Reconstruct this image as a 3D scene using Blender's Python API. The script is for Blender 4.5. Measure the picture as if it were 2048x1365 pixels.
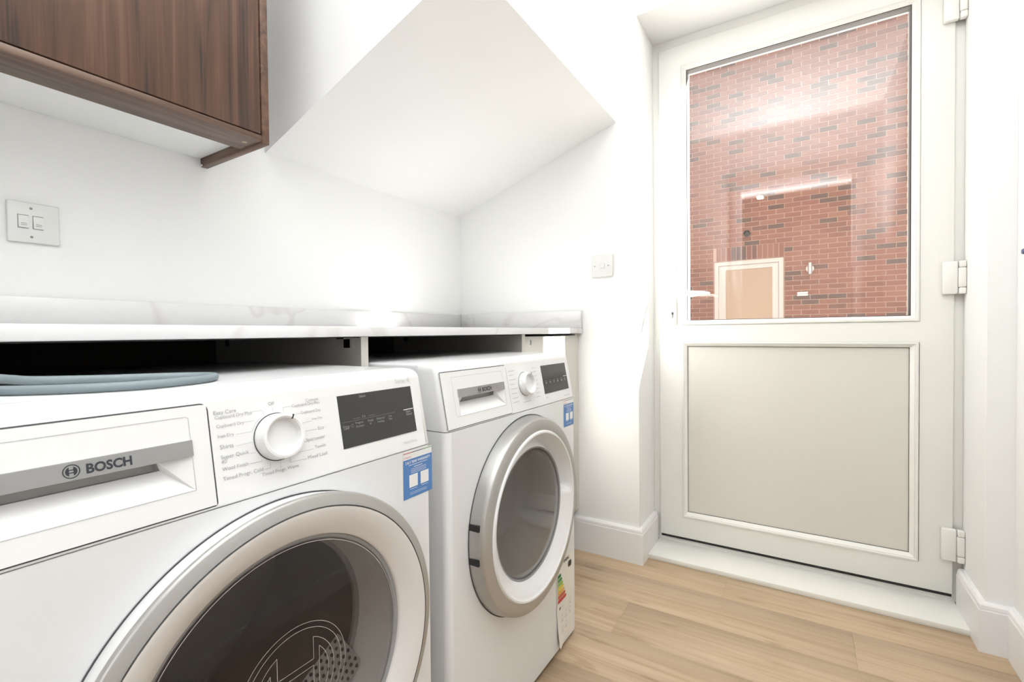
import bpy, bmesh, math, random
from mathutils import Vector, Matrix
random.seed(7)
for o in list(bpy.data.objects): bpy.data.objects.remove(o)
SC = bpy.context.scene
COL = SC.collection
PI = math.pi

# ------------------------------------------------------------------ camera
CA, CP, CR, CF = 1.0152, -0.0169, 0.0103, 937.0
cam = bpy.data.cameras.new('camera'); camo = bpy.data.objects.new('camera', cam); COL.objects.link(camo)
F0 = Vector((math.sin(CA), math.cos(CA), 0)); R0 = Vector((math.cos(CA), -math.sin(CA), 0)); UP = Vector((0, 0, 1))
F = F0*math.cos(CP) + UP*math.sin(CP); U = UP*math.cos(CP) - F0*math.sin(CP)
AX = R0*math.cos(CR) - U*math.sin(CR); AY = R0*math.sin(CR) + U*math.cos(CR)
M = Matrix((AX, AY, -F)).transposed().to_4x4(); M.translation = Vector((0, -1.4181, 0.9092))
camo.matrix_world = M
cam.sensor_width = 36; cam.lens = CF*36/2048; cam.clip_start = 0.02; cam.clip_end = 100
SC.camera = camo

# ------------------------------------------------------------------ world, sun, lamps, exposure
W = bpy.data.worlds.new('world'); SC.world = W; W.use_nodes = True
bg = W.node_tree.nodes['Background']; bg.inputs[0].default_value = (0.86, 0.93, 1.0, 1); bg.inputs[1].default_value = 0.78
sun = bpy.data.lights.new('sun', 'SUN'); sun.energy = 46; sun.color = (1.0, 0.985, 0.955); sun.angle = math.radians(0.6)
so = bpy.data.objects.new('sun', sun); COL.objects.link(so)
so.rotation_euler = Vector((0.55, -1.0, 0.66)).to_track_quat('Z', 'Y').to_euler()
def area(name, loc, rot, sx, sy, e, col):
    l = bpy.data.lights.new(name, 'AREA'); l.shape = 'RECTANGLE'; l.size = sx; l.size_y = sy; l.energy = e; l.color = col
    o = bpy.data.objects.new(name, l); COL.objects.link(o); o.location = loc; o.rotation_euler = rot
    return o
HALL_E, KIT_E, ROOM_E, FLASH_E = 20, 0.6, 2.4, 37
area('kitchen_window_light', (-1.9, -0.27, 1.62), (0, -PI/2, 0), 1.7, 0.48, KIT_E, (0.95, 0.97, 1.0))  # added fill lamp from the kitchen side; no window stands there
area('hall_window_light', (-1.8, -2.75, 1.4), (PI/2, 0, 0), 2.2, 1.9, HALL_E, (0.95, 0.97, 1.0))  # added fill lamp, unseen in the hall, with no window behind it
# the photographer's flash, bounced off the ceiling
area('bounce_flash', (-0.04, -1.28, 0.80), (PI, 0, 0), 0.12, 0.12, FLASH_E, (0.95, 0.98, 1.0)).data.spread = math.radians(84)
SC.view_settings.view_transform = 'Standard'; SC.view_settings.look = 'None'
SC.view_settings.gamma = 1; SC.view_settings.use_curve_mapping = False
SC.view_settings.exposure = 0.09

# ------------------------------------------------------------------ dimensions (metres)
X, XL = 1.8119, 2.0255                 # door wall face, door leaf face
YWC, YRC, YR = -0.8737, -1.8559, -1.9137
ZRT, ZC = 2.1277, 2.57
XN = -0.25                             # near wall (behind the camera)
XO = 2.18                              # outer face of the house
ZT, ZB, YW = 0.9262, 0.905, -0.6401    # worktop

# ------------------------------------------------------------------ materials
def nodes(name):
    m = bpy.data.materials.new(name); m.use_nodes = True
    return m, m.node_tree, m.node_tree.nodes['Principled BSDF']
def mat(name, col, rough=0.5, metal=0.0, noise=0.0, nscale=30, bump=0.0, coat=0.0, bscale=200, spec=0.5):
    m, t, b = nodes(name)
    b.inputs['Base Color'].default_value = (*col, 1); b.inputs['Roughness'].default_value = rough
    b.inputs['Metallic'].default_value = metal; b.inputs['Coat Weight'].default_value = coat
    b.inputs['Specular IOR Level'].default_value = spec
    tc = t.nodes.new('ShaderNodeTexCoord')
    n = t.nodes.new('ShaderNodeTexNoise'); n.inputs['Scale'].default_value = nscale; n.inputs['Detail'].default_value = 4
    t.links.new(tc.outputs['Object'], n.inputs['Vector'])
    r = t.nodes.new('ShaderNodeMixRGB'); r.blend_type = 'MIX'
    r.inputs[1].default_value = (*[c*(1-noise) for c in col], 1); r.inputs[2].default_value = (*[min(1, c*(1+noise)) for c in col], 1)
    t.links.new(n.outputs['Fac'], r.inputs[0]); t.links.new(r.outputs[0], b.inputs['Base Color'])
    if bump:
        n2 = t.nodes.new('ShaderNodeTexNoise'); n2.inputs['Scale'].default_value = bscale; n2.inputs['Detail'].default_value = 3
        t.links.new(tc.outputs['Object'], n2.inputs['Vector'])
        bp = t.nodes.new('ShaderNodeBump'); bp.inputs['Strength'].default_value = bump; bp.inputs['Distance'].default_value = 0.001
        t.links.new(n2.outputs['Fac'], bp.inputs['Height']); t.links.new(bp.outputs[0], b.inputs['Normal'])
    return m
def emis(name, col, s):
    m, t, b = nodes(name); b.inputs['Base Color'].default_value = (*col, 1)
    b.inputs['Emission Color'].default_value = (*col, 1); b.inputs['Emission Strength'].default_value = s
    return m
def glass(name, tint=(1, 1, 1), refl=1.0, rough=0.0):
    m = bpy.data.materials.new(name); m.use_nodes = True; t = m.node_tree; t.nodes.clear()
    out = t.nodes.new('ShaderNodeOutputMaterial'); mx = t.nodes.new('ShaderNodeMixShader')
    tr = t.nodes.new('ShaderNodeBsdfTransparent'); tr.inputs[0].default_value = (*tint, 1)
    gl = t.nodes.new('ShaderNodeBsdfGlossy'); gl.inputs['Roughness'].default_value = rough
    fr = t.nodes.new('ShaderNodeLayerWeight'); fr.inputs[0].default_value = 0.5
    pw = t.nodes.new('ShaderNodeMath'); pw.operation = 'POWER'; pw.inputs[1].default_value = 5
    mu = t.nodes.new('ShaderNodeMath'); mu.operation = 'MULTIPLY_ADD'; mu.inputs[1].default_value = 0.96*refl; mu.inputs[2].default_value = 0.04*refl; mu.use_clamp = True
    t.links.new(fr.outputs['Facing'], pw.inputs[0]); t.links.new(pw.outputs[0], mu.inputs[0]); t.links.new(mu.outputs[0], mx.inputs[0])
    t.links.new(tr.outputs[0], mx.inputs[1]); t.links.new(gl.outputs[0], mx.inputs[2]); t.links.new(mx.outputs[0], out.inputs[0])
    return m
def wood(name, axis, cols, fine, rough=0.45, seed=0.0, per_object=False, coarse=1.6):
    """grain runs along axis (0,1,2)"""
    m, t, b = nodes(name)
    tc = t.nodes.new('ShaderNodeTexCoord'); mp = t.nodes.new('ShaderNodeMapping')
    s = [fine, fine, fine]; s[axis] = coarse; mp.inputs['Scale'].default_value = s
    mp.inputs['Location'].default_value = (seed, seed*2, seed*3)
    src = tc.outputs['Object']
    if per_object:
        oi = t.nodes.new('ShaderNodeObjectInfo'); v = t.nodes.new('ShaderNodeVectorMath'); v.operation = 'MULTIPLY_ADD'
        t.links.new(oi.outputs['Random'], v.inputs[0]); v.inputs[1].default_value = (37, 41, 13); t.links.new(src, v.inputs[2]); src = v.outputs[0]
    t.links.new(src, mp.inputs[0])
    n1 = t.nodes.new('ShaderNodeTexNoise'); n1.inputs['Scale'].default_value = 1.0; n1.inputs['Detail'].default_value = 6; n1.inputs['Distortion'].default_value = 1.1
    t.links.new(mp.outputs[0], n1.inputs['Vector'])
    mp2 = t.nodes.new('ShaderNodeMapping'); s2 = [fine*9]*3; s2[axis] = coarse*3; mp2.inputs['Scale'].default_value = s2
    t.links.new(src, mp2.inputs[0])
    n2 = t.nodes.new('ShaderNodeTexNoise'); n2.inputs['Scale'].default_value = 1.0; n2.inputs['Detail'].default_value = 4
    t.links.new(mp2.outputs[0], n2.inputs['Vector'])
    ad = t.nodes.new('ShaderNodeMath'); ad.operation = 'MULTIPLY_ADD'; ad.inputs[1].default_value = 0.35
    t.links.new(n2.outputs['Fac'], ad.inputs[0]); t.links.new(n1.outputs['Fac'], ad.inputs[2])
    rp = t.nodes.new('ShaderNodeValToRGB'); e = rp.color_ramp.elements
    e[0].position = 0.48; e[0].color = (*cols[0], 1); e[1].position = 0.86; e[1].color = (*cols[-1], 1)
    for i, c in enumerate(cols[1:-1]):
        q = e.new(0.48 + 0.38*(i+1)/(len(cols)-1)); q.color = (*c, 1)
    t.links.new(ad.outputs[0], rp.inputs[0])
    outc = rp.outputs[0]
    if per_object:
        hs = t.nodes.new('ShaderNodeHueSaturation'); mr = t.nodes.new('ShaderNodeMapRange')
        mr.inputs[3].default_value = 0.98; mr.inputs[4].default_value = 1.02
        t.links.new(oi.outputs['Random'], mr.inputs[0]); t.links.new(mr.outputs[0], hs.inputs['Value'])
        t.links.new(outc, hs.inputs['Color']); outc = hs.outputs[0]
    if per_object:
        mp3 = t.nodes.new('ShaderNodeMapping'); mp3.inputs['Scale'].default_value = (26, 4.5, 26); t.links.new(src, mp3.inputs[0])
        n3 = t.nodes.new('ShaderNodeTexNoise'); n3.inputs['Scale'].default_value = 1.0; n3.inputs['Detail'].default_value = 3; t.links.new(mp3.outputs[0], n3.inputs['Vector'])
        r3 = t.nodes.new('ShaderNodeValToRGB'); r3.color_ramp.elements[0].position = 0.60; r3.color_ramp.elements[0].color = (1, 1, 1, 1); r3.color_ramp.elements[1].position = 0.76; r3.color_ramp.elements[1].color = (0.68, 0.62, 0.56, 1)
        m3 = t.nodes.new('ShaderNodeMixRGB'); m3.blend_type = 'MULTIPLY'; m3.inputs[0].default_value = 1.0
        t.links.new(n3.outputs['Fac'], r3.inputs[0]); t.links.new(outc, m3.inputs[1]); t.links.new(r3.outputs[0], m3.inputs[2]); outc = m3.outputs[0]
    t.links.new(outc, b.inputs['Base Color']); b.inputs['Roughness'].default_value = rough
    bp = t.nodes.new('ShaderNodeBump'); bp.inputs['Strength'].default_value = 0.12; bp.inputs['Distance'].default_value = 0.0005
    t.links.new(n2.outputs['Fac'], bp.inputs['Height']); t.links.new(bp.outputs[0], b.inputs['Normal'])
    return m

M_wall = mat('wall_paint', (0.905, 0.905, 0.895), 0.9, noise=0.006, nscale=3, bump=0.05, bscale=400)
M_ceil = mat('ceiling_paint', (0.91, 0.91, 0.90), 0.9, noise=0.004, nscale=3)
M_skirt = mat('skirting_gloss', (0.89, 0.88, 0.88), 0.35, noise=0.006, nscale=6)
M_upvc = mat('upvc_white', (0.85, 0.84, 0.80), 0.35, noise=0.004, nscale=8)
M_panel = mat('door_infill_panel', (0.73, 0.71, 0.65), 0.5, noise=0.01, nscale=3)
M_sill = mat('threshold_white', (0.86, 0.85, 0.80), 0.45, noise=0.004, nscale=8)
M_gask = mat('dark_gasket', (0.045, 0.042, 0.04), 0.6)
M_spacer = mat('spacer_bar', (0.13, 0.12, 0.12), 0.5)
M_floor = wood('oak_plank', 1, [(0.46, 0.325, 0.205), (0.535, 0.395, 0.26), (0.575, 0.435, 0.295)], 46, 0.42, per_object=True, coarse=1.5)
M_walv = wood('walnut_upright', 2, [(0.040, 0.024, 0.020), (0.088, 0.046, 0.030), (0.115, 0.058, 0.037), (0.150, 0.082, 0.050)], 34, 0.42, seed=1.3, coarse=1.5)
M_walh = wood('walnut_level', 0, [(0.055, 0.031, 0.024), (0.105, 0.062, 0.044), (0.135, 0.083, 0.058), (0.165, 0.104, 0.073)], 60, 0.45, seed=4.1, coarse=2.2)
M_waly = wood('walnut_side', 1, [(0.065, 0.036, 0.026), (0.12, 0.066, 0.043), (0.17, 0.095, 0.06)], 40, 0.45, seed=2.1, coarse=2.2)
M_white = mat('melamine_white', (0.88, 0.88, 0.86), 0.5)
M_cab = mat('cabinet_cashmere', (0.66, 0.64, 0.59), 0.45, noise=0.01)
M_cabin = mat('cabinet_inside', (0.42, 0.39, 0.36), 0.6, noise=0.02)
M_bayshade = mat('cabinet_back_dark', (0.03, 0.028, 0.025), 0.9)  # near-black: shade of the machine bays painted into the colour
M_app = mat('appliance_enamel', (0.79, 0.795, 0.80), 0.32, coat=0.25)
M_plast = mat('appliance_plastic', (0.82, 0.82, 0.82), 0.36)
M_silver = mat('silver_ring', (0.47, 0.465, 0.45), 0.36, metal=0.7)
M_bar = mat('brushed_bar', (0.40, 0.40, 0.40), 0.30, metal=0.75)
M_chrome = mat('chrome', (0.75, 0.75, 0.75), 0.15, metal=1)
M_print = mat('grey_print', (0.40, 0.40, 0.41), 0.6)
M_print2 = mat('pale_print', (0.60, 0.60, 0.61), 0.6)
M_logo = mat('dark_print', (0.03, 0.035, 0.045), 0.5)
M_disp = mat('display_black', (0.028, 0.028, 0.028), 0.12, spec=0.6)
M_dtxt = mat('display_print', (0.30, 0.30, 0.30), 0.5)
M_dwht = mat('display_white', (0.8, 0.8, 0.8), 0.5)
M_line = mat('panel_gap', (0.07, 0.07, 0.075), 0.7)
M_groove = mat('fine_groove', (0.50, 0.50, 0.51), 0.6)
M_cavity = mat('cavity_grey', (0.50, 0.495, 0.48), 0.5)
M_black = mat('black_plastic', (0.012, 0.012, 0.012), 0.5)
M_rubber = mat('seal_grey', (0.30, 0.30, 0.30), 0.6)
M_drum = mat('drum_steel', (0.52, 0.47, 0.45), 0.45, metal=0.35, noise=0.08, nscale=14)
M_hole = mat('drum_hole', (0.03, 0.03, 0.03), 0.7)
M_paddle = mat('drum_paddle', (0.14, 0.15, 0.16), 0.35)
M_blue = mat('sticker_blue', (0.085, 0.225, 0.53), 0.4)
M_stw = mat('sticker_white', (0.86, 0.86, 0.85), 0.5)
M_red = mat('sticker_red', (0.55, 0.04, 0.05), 0.5)
M_green = mat('sticker_green', (0.03, 0.25, 0.08), 0.5)
M_label = mat('label_paper', (0.83, 0.80, 0.73), 0.6)
M_hose = mat('hose_grey', (0.23, 0.28, 0.30), 0.5, noise=0.02)
M_screw = mat('screw_dull', (0.25, 0.25, 0.24), 0.4, metal=0.8)
M_switch = mat('switch_plastic', (0.79, 0.79, 0.775), 0.3)
M_swgap = mat('switch_gap', (0.30, 0.30, 0.27), 0.7)
M_knobblue = mat('blue_grey_plastic', (0.10, 0.12, 0.22), 0.4)
M_paving = mat('paving', (0.35, 0.33, 0.30), 0.9, noise=0.1, nscale=4)
M_mortar = mat('mortar', (0.47, 0.36, 0.30), 0.95, noise=0.06, nscale=12)
M_outdoor = mat('neighbour_upvc', (0.62, 0.57, 0.56), 0.5)
M_lampm = mat('lamp_metal', (0.55, 0.52, 0.52), 0.35, metal=0.6)
M_glass = glass('pane_glass', (0.985, 0.99, 0.985), 1.8)
M_glassd = glass('dryer_door_glass', (0.62, 0.60, 0.58), 1.1)
M_glassw = glass('washer_door_glass', (0.68, 0.67, 0.66), 1.1, 0.06)
M_emit = emis('lamp_glow', (1.0, 0.93, 0.82), 14)

# quartz worktop with faint veins
M_quartz, t, b = nodes('quartz_marble')
tc = t.nodes.new('ShaderNodeTexCoord')
w = t.nodes.new('ShaderNodeTexNoise'); w.inputs['Scale'].default_value = 1.9; w.inputs['Detail'].default_value = 3; w.inputs['Distortion'].default_value = 0.8
t.links.new(tc.outputs['Object'], w.inputs['Vector'])
rp = t.nodes.new('ShaderNodeValToRGB'); e = rp.color_ramp.elements
e[0].position = 0.485; e[0].color = (0.76, 0.755, 0.76, 1); e[1].position = 0.515; e[1].color = (0.76, 0.755, 0.76, 1)
v = e.new(0.50); v.color = (0.68, 0.66, 0.645, 1)
t.links.new(w.outputs['Fac'], rp.inputs[0]); t.links.new(rp.outputs[0], b.inputs['Base Color']); b.inputs['Roughness'].default_value = 0.22

# bricks
M_brick, t, b = nodes('brick_clay')
oi = t.nodes.new('ShaderNodeObjectInfo'); ge = t.nodes.new('ShaderNodeNewGeometry')
ad = t.nodes.new('ShaderNodeMath'); ad.operation = 'ADD'; fr = t.nodes.new('ShaderNodeMath'); fr.operation = 'FRACT'
t.links.new(oi.outputs['Random'], ad.inputs[0]); t.links.new(ge.outputs['Random Per Island'], ad.inputs[1]); t.links.new(ad.outputs[0], fr.inputs[0])
rp = t.nodes.new('ShaderNodeValToRGB'); rp.color_ramp.interpolation = 'LINEAR'; e = rp.color_ramp.elements
e[0].position = 0.0; e[0].color = (0.115, 0.075, 0.066, 1); e[1].position = 1.0; e[1].color = (0.27, 0.140, 0.102, 1)
for p_, c_ in ((0.14, (0.130, 0.088, 0.077)), (0.21, (0.185, 0.093, 0.074)), (0.45, (0.232, 0.107, 0.081)), (0.75, (0.25, 0.122, 0.092))):
    q_ = e.new(p_); q_.color = (*c_, 1)
t.links.new(fr.outputs[0], rp.inputs[0])
tc = t.nodes.new('ShaderNodeTexCoord'); n = t.nodes.new('ShaderNodeTexNoise'); n.inputs['Scale'].default_value = 25; t.links.new(ge.outputs['Position'], n.inputs['Vector'])
mx = t.nodes.new('ShaderNodeMixRGB'); mx.blend_type = 'MULTIPLY'; mx.inputs[0].default_value = 0.35
t.links.new(rp.outputs[0], mx.inputs[1]); t.links.new(n.outputs['Color'], mx.inputs[2]); t.links.new(rp.outputs[0], b.inputs['Base Color'])
b.inputs['Roughness'].default_value = 0.9
# brick pattern of our own house, seen only in the neighbour's glass
M_ownbrick, t, b = nodes('own_house_brick')
bt = t.nodes.new('ShaderNodeTexBrick'); mp = t.nodes.new('ShaderNodeMapping'); tc = t.nodes.new('ShaderNodeTexCoord')
mp.inputs['Rotation'].default_value = (PI/2, 0, PI/2)
t.links.new(tc.outputs['Object'], mp.inputs[0]); t.links.new(mp.outputs[0], bt.inputs['Vector'])
bt.inputs['Scale'].default_value = 1; bt.inputs['Brick Width'].default_value = 0.225; bt.inputs['Row Height'].default_value = 0.075; bt.inputs['Mortar Size'].default_value = 0.006
bt.inputs['Color1'].default_value = (0.44, 0.26, 0.17, 1); bt.inputs['Color2'].default_value = (0.36, 0.20, 0.13, 1); bt.inputs['Mortar'].default_value = (0.6, 0.45, 0.36, 1)
t.links.new(bt.outputs['Color'], b.inputs['Base Color'])

# ------------------------------------------------------------------ builders
class MB:
    def __init__(s, origin=(0, 0, 0)):
        s.v = []; s.f = []; s.o = Vector(origin)
    def add(s, vs, fs):
        k = len(s.v); s.v += [Vector(p) - s.o for p in vs]; s.f += [tuple(i+k for i in f) for f in fs]
        return s
    def box(s, x0, x1, y0, y1, z0, z1):
        x0, x1 = sorted((x0, x1)); y0, y1 = sorted((y0, y1)); z0, z1 = sorted((z0, z1))
        return s.add([(x0,y0,z0),(x1,y0,z0),(x1,y1,z0),(x0,y1,z0),(x0,y0,z1),(x1,y0,z1),(x1,y1,z1),(x0,y1,z1)],
                     [(0,3,2,1),(4,5,6,7),(0,1,5,4),(1,2,6,5),(2,3,7,6),(3,0,4,7)])
    def grid(s, rows, closed=False, flip=False):
        n = len(rows[0]); vs = [p for r in rows for p in r]; fs = []
        for i in range(len(rows)-1):
            for j in range(n if closed else n-1):
                a, b_ = i*n+j, i*n+(j+1) % n
                q = (a, b_, b_+n, a+n); fs.append(q[::-1] if flip else q)
        return s.add(vs, fs)
    def lathe(s, prof, cx, cz, seg=64, a0=0, a1=2*PI, cap0=False, cap1=False, yfun=None):
        """profile of (radius, y) turned about an axis parallel to y"""
        full = abs(a1-a0-2*PI) < 1e-6; n = seg if full else seg+1
        rows = []
        for r, y in prof:
            rows.append([(cx+r*math.cos(a0+(a1-a0)*j/seg), y, cz+r*math.sin(a0+(a1-a0)*j/seg)) for j in range(n)])
        s.grid(rows, closed=full)
        if cap0: s.add(rows[0], [tuple(range(n))])
        if cap1: s.add(rows[-1], [tuple(range(n))[::-1]])
        return s
    def tube(s, pts, r, seg=10, cap=True):
        pts = [Vector(p) for p in pts]; rows = []
        nrm = None
        for i, p in enumerate(pts):
            d = (pts[min(i+1, len(pts)-1)] - pts[max(i-1, 0)]).normalized()
            if nrm is None: nrm = d.orthogonal().normalized()
            nrm = (nrm - d*nrm.dot(d)).normalized(); bn = d.cross(nrm)
            rr = r[i] if isinstance(r, (list, tuple)) else r
            rows.append([p + (nrm*math.cos(2*PI*j/seg) + bn*math.sin(2*PI*j/seg))*rr for j in range(seg)])
        s.grid(rows, closed=True)
        if cap: s.add(rows[0], [tuple(range(seg))[::-1]]); s.add(rows[-1], [tuple(range(seg))])
        return s
    def obj(s, name, m, parent=None, bevel=0, smooth=False, segs=2, fix=True, **props):
        me = bpy.data.meshes.new(name); bm = bmesh.new()
        vs = [bm.verts.new(p) for p in s.v]
        for f in s.f:
            try: bm.faces.new([vs[i] for i in f])
            except ValueError: pass
        if fix:
            bmesh.ops.remove_doubles(bm, verts=bm.verts, dist=1e-6)
            bmesh.ops.recalc_face_normals(bm, faces=bm.faces)
        if bevel:
            es = [e for e in bm.edges if len(e.link_faces) == 2 and e.calc_face_angle(0) > 0.6]
            bmesh.ops.bevel(bm, geom=es, offset=bevel, segments=segs, affect='EDGES', profile=0.5, clamp_overlap=True)
        for f in bm.faces: f.smooth = smooth or bool(bevel)
        bm.to_mesh(me); bm.free()
        if bevel and not smooth:
            me.set_sharp_from_angle(angle=math.radians(50))
        elif smooth: me.set_sharp_from_angle(angle=math.radians(40))
        me.materials.append(m)
        o = bpy.data.objects.new(name, me); COL.objects.link(o); o.location = (0, 0, 0)
        if parent is not None: o.parent = parent
        else: o.location = s.o
        for k, x in props.items(): o[k] = x
        return o
def thing(name, label, cat, loc, group=None):
    o = bpy.data.objects.new(name, None); COL.objects.link(o); o.location = loc; o.empty_display_size = 0.1
    o['label'] = label; o['category'] = cat
    if group: o['group'] = group
    return o
def setting(name, loc=(0, 0, 0)):
    o = bpy.data.objects.new(name, None); COL.objects.link(o); o.location = loc; o['kind'] = 'structure'
    return o
_tc = {}
def text_shape(s, bold=0.0):
    """flat triangles of a line of text at size 1"""
    key = (s, bold)
    if key in _tc: return _tc[key]
    c = bpy.data.curves.new('t', 'FONT'); c.body = s; c.size = 1; c.offset = bold; c.resolution_u = 3
    o = bpy.data.objects.new('t', c); COL.objects.link(o); bpy.context.view_layer.update()
    me = bpy.data.meshes.new_from_object(o.evaluated_get(bpy.context.evaluated_depsgraph_get()))
    vs = [tuple(p.co[:2]) for p in me.vertices]; fs = [tuple(p.vertices) for p in me.polygons]
    bpy.data.objects.remove(o); bpy.data.curves.remove(c); bpy.data.meshes.remove(me)
    x0 = min(p[0] for p in vs); x1 = max(p[0] for p in vs)
    _tc[key] = ([(p[0]-x0, p[1]) for p in vs], fs, x1-x0)
    return _tc[key]
def put_text(mb, s, x, z, place, width=None, size=None, right=None, bold=0.0, cap=None):
    vs, fs, w_ = text_shape(s, bold)
    k = width/w_ if width else size
    kz = (cap/0.70) if cap else k
    if right is not None: x = right - w_*k
    mb.add([place(x+p[0]*k, z+p[1]*kz) for p in vs], fs)
def strip(mb, pts, w_, place):
    """thin flat line through 2-D points"""
    for (x0, z0), (x1, z1) in zip(pts, pts[1:]):
        d = math.hypot(x1-x0, z1-z0) or 1; nx, nz = -(z1-z0)/d*w_/2, (x1-x0)/d*w_/2
        mb.add([place(x0+nx, z0+nz), place(x1+nx, z1+nz), place(x1-nx, z1-nz), place(x0-nx, z0-nz)], [(0, 1, 2, 3)])
def arc(cx, cz, r, a0, a1, n=40):
    return [(cx+r*math.cos(math.radians(a0+(a1-a0)*i/n)), cz+r*math.sin(math.radians(a0+(a1-a0)*i/n))) for i in range(n+1)]

# ------------------------------------------------------------------ room shell
MB().box(-3.3, X+0.28, 0, 0.12, -0.05, ZC+0.1).obj('wall_back', M_wall, kind='structure')
MB().box(XN-0.12, X, YR-0.12, YR, -0.05, ZC+0.1).obj('wall_right', M_wall, kind='structure')
w = MB().box(X, XO-0.1, YWC, 0.0, -0.05, ZC+0.1).box(X, XO-0.1, YR-0.12, YRC, -0.05, ZC+0.1).box(X, XO-0.1, YRC, YWC, ZRT, ZC+0.1)
w.obj('wall_door', M_wall, kind='structure')
o = MB().box(XO-0.1, XO, YWC, 3.5, -0.3, 5).box(XO-0.1, XO, -5.5, YRC, -0.3, 5).box(XO-0.1, XO, YRC, YWC, ZRT, 5).box(XO-0.1, XO, YRC, YWC, -0.3, 0.0)
o.obj('wall_outside', M_ownbrick, kind='structure')
# near wall with the doorway behind the camera
DY0, DY1, DZ = -1.735, -0.975, 2.047
MB().box(XN-0.12, XN, DY1, -0.645, 0, ZC).box(XN-0.12, XN, -0.645, -0.50, 0.93, ZC).box(XN-0.12, XN, YR, DY0, 0, ZC).box(XN-0.12, XN, DY0, DY1, DZ, ZC).obj('wall_near', M_wall, kind='structure')
MB().box(XN, XN+0.018, DY1, DY1+0.07, 0, DZ+0.07).box(XN, XN+0.018, DY0-0.07, DY0, 0, DZ+0.07).box(XN, XN+0.018, DY0, DY1, DZ, DZ+0.07).obj('trim_1', M_skirt, bevel=0.004, kind='structure')
MB().box(XN-0.12, X+0.28, YR-0.12, 0.12, ZC, ZC+0.1).obj('ceiling', M_ceil, kind='structure')
# boxing under the stairs: sloped soffit, vertical sides
ZS0, SM, XS, YS = 1.4754, 0.3376, 0.8423, -0.7886
z1 = ZS0 - SM*YS
MB().add([(XS,0,ZS0),(X,0,ZS0),(X,YS,z1),(XS,YS,z1),(XS,0,ZC),(X,0,ZC),(X,YS,ZC),(XS,YS,ZC)],
         [(0,1,2,3),(0,3,7,4),(3,2,6,7),(1,0,4,5),(2,1,5,6),(4,7,6,5)]).obj('ceiling_bulkhead', M_ceil, kind='structure')
# hall beyond the doorway
MB().box(-3.3, XN-0.12, -2.92, -2.8, 0, 2.7).box(-3.42, -3.3, -2.92, 0.12, 0, 2.7).box(XN-0.12, XN-0.10, -2.92, YR-0.12, 0, 2.7).obj('wall_hall', M_wall, kind='structure')
MB().box(-3.42, XN-0.12, -2.92, 0.12, ZC, ZC+0.1).obj('ceiling_hall', M_ceil, kind='structure')

# ------------------------------------------------------------------ floor of single planks
fl = setting('floor')
MB().box(-3.42, XO-0.02, -2.92, 0.1, -0.06, -0.006).obj('subfloor', M_cabin, fl)
PW, PLN = 0.187, 1.22
def plank_mesh(L, Wd):
    g = 0.00015
    mb = MB().box(g, Wd-g, g, L-g, -0.006, 0.0)
    o = mb.obj('plank', M_floor, fl, bevel=0.0003, segs=1); return o
cache = {}
i = 0; x = X + 0.30 - 0.02
while x > -0.6:
    x0 = x - PW; off = [0.0, 0.47, 0.83, 0.21, 0.66][i % 5]
    y = YR - 0.02 - off
    while y < 0.0:
        ya, yb = max(y, YR-0.02), min(y+PLN, 0.0)
        if yb - ya > 0.02:
            L = round(yb-ya, 4); key = L
            wd = min(PW, 2.07 - x0)
            if x0 < 2.07:
                key = (L, round(wd, 4))
                if key in cache:
                    o = cache[key].copy(); COL.objects.link(o)
                else:
                    o = plank_mesh(L, wd); cache[key] = o
                o.location = (x0, ya, 0)
        y += PLN
    x -= PW; i += 1
MB().box(-3.42, x, -2.92, 0.0, -0.006, -0.0002).obj('hall_boards', M_floor, fl)

# ------------------------------------------------------------------ skirting boards
PROF = [(0.018, 0.0), (0.018, 0.117), (0.0178, 0.1185), (0.0150, 0.1205), (0.0150, 0.1215), (0.0165, 0.1225), (0.0150, 0.1320), (0.0105, 0.1384), (0.0, 0.1384)]
def skirting(name, path, nrm):
    """path of wall corners, nrm = offset direction at each corner (already mitred)"""
    rows = [[(p[0]+n_[0]*t_, p[1]+n_[1]*t_, z_) for t_, z_ in PROF] for p, n_ in zip(path, nrm)]
    mb = MB().grid(rows)
    for r in (rows[0], rows[-1]): mb.add(list(r) + [(r[-1][0], r[-1][1], 0)], [tuple(range(len(r)+1))])
    o = mb.obj(name, M_skirt, smooth=False, kind='structure'); return o
skirting('baseboard_door', [(X, -0.60), (X, YWC), (XL-0.004, YWC)], [(-1, 0), (-1, -1), (0, -1)])
skirting('baseboard_right', [(XL-0.004, YRC), (X, YRC), (X, YR), (XN, YR)], [(0, 1), (-1, 1), (-1, 1), (0, 1)])
# threshold
MB().box(1.868, XL+0.03, YRC+0.0175, YWC-0.0175, 0.0, 0.018).obj('trim_2', M_sill, bevel=0.0015, kind='structure')

# ------------------------------------------------------------------ back door
d1 = setting('door_1', (XL, (YWC+YRC)/2, 0)); DO = tuple(d1.location)
def frame_ring(mb, x0, x1, yo0, yo1, zo0, zo1, yi0, yi1, zi0, zi1):
    """rectangular ring: outer (y,z) bounds, inner bounds; mitred"""
    O = [(yo0, zo0), (yo1, zo0), (yo1, zo1), (yo0, zo1)]; I = [(yi0, zi0), (yi1, zi0), (yi1, zi1), (yi0, zi1)]
    vs = [(x0, *p) for p in O] + [(x0, *p) for p in I] + [(x1, *p) for p in O] + [(x1, *p) for p in I]
    fs = []
    for k in range(4):
        n = (k+1) % 4
        fs += [(k, n, 4+n, 4+k), (8+k, 12+k, 12+n, 8+n), (k, 8+k, 8+n, n), (4+k, 4+n, 12+n, 12+k)]
    return mb.add(vs, fs)
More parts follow.
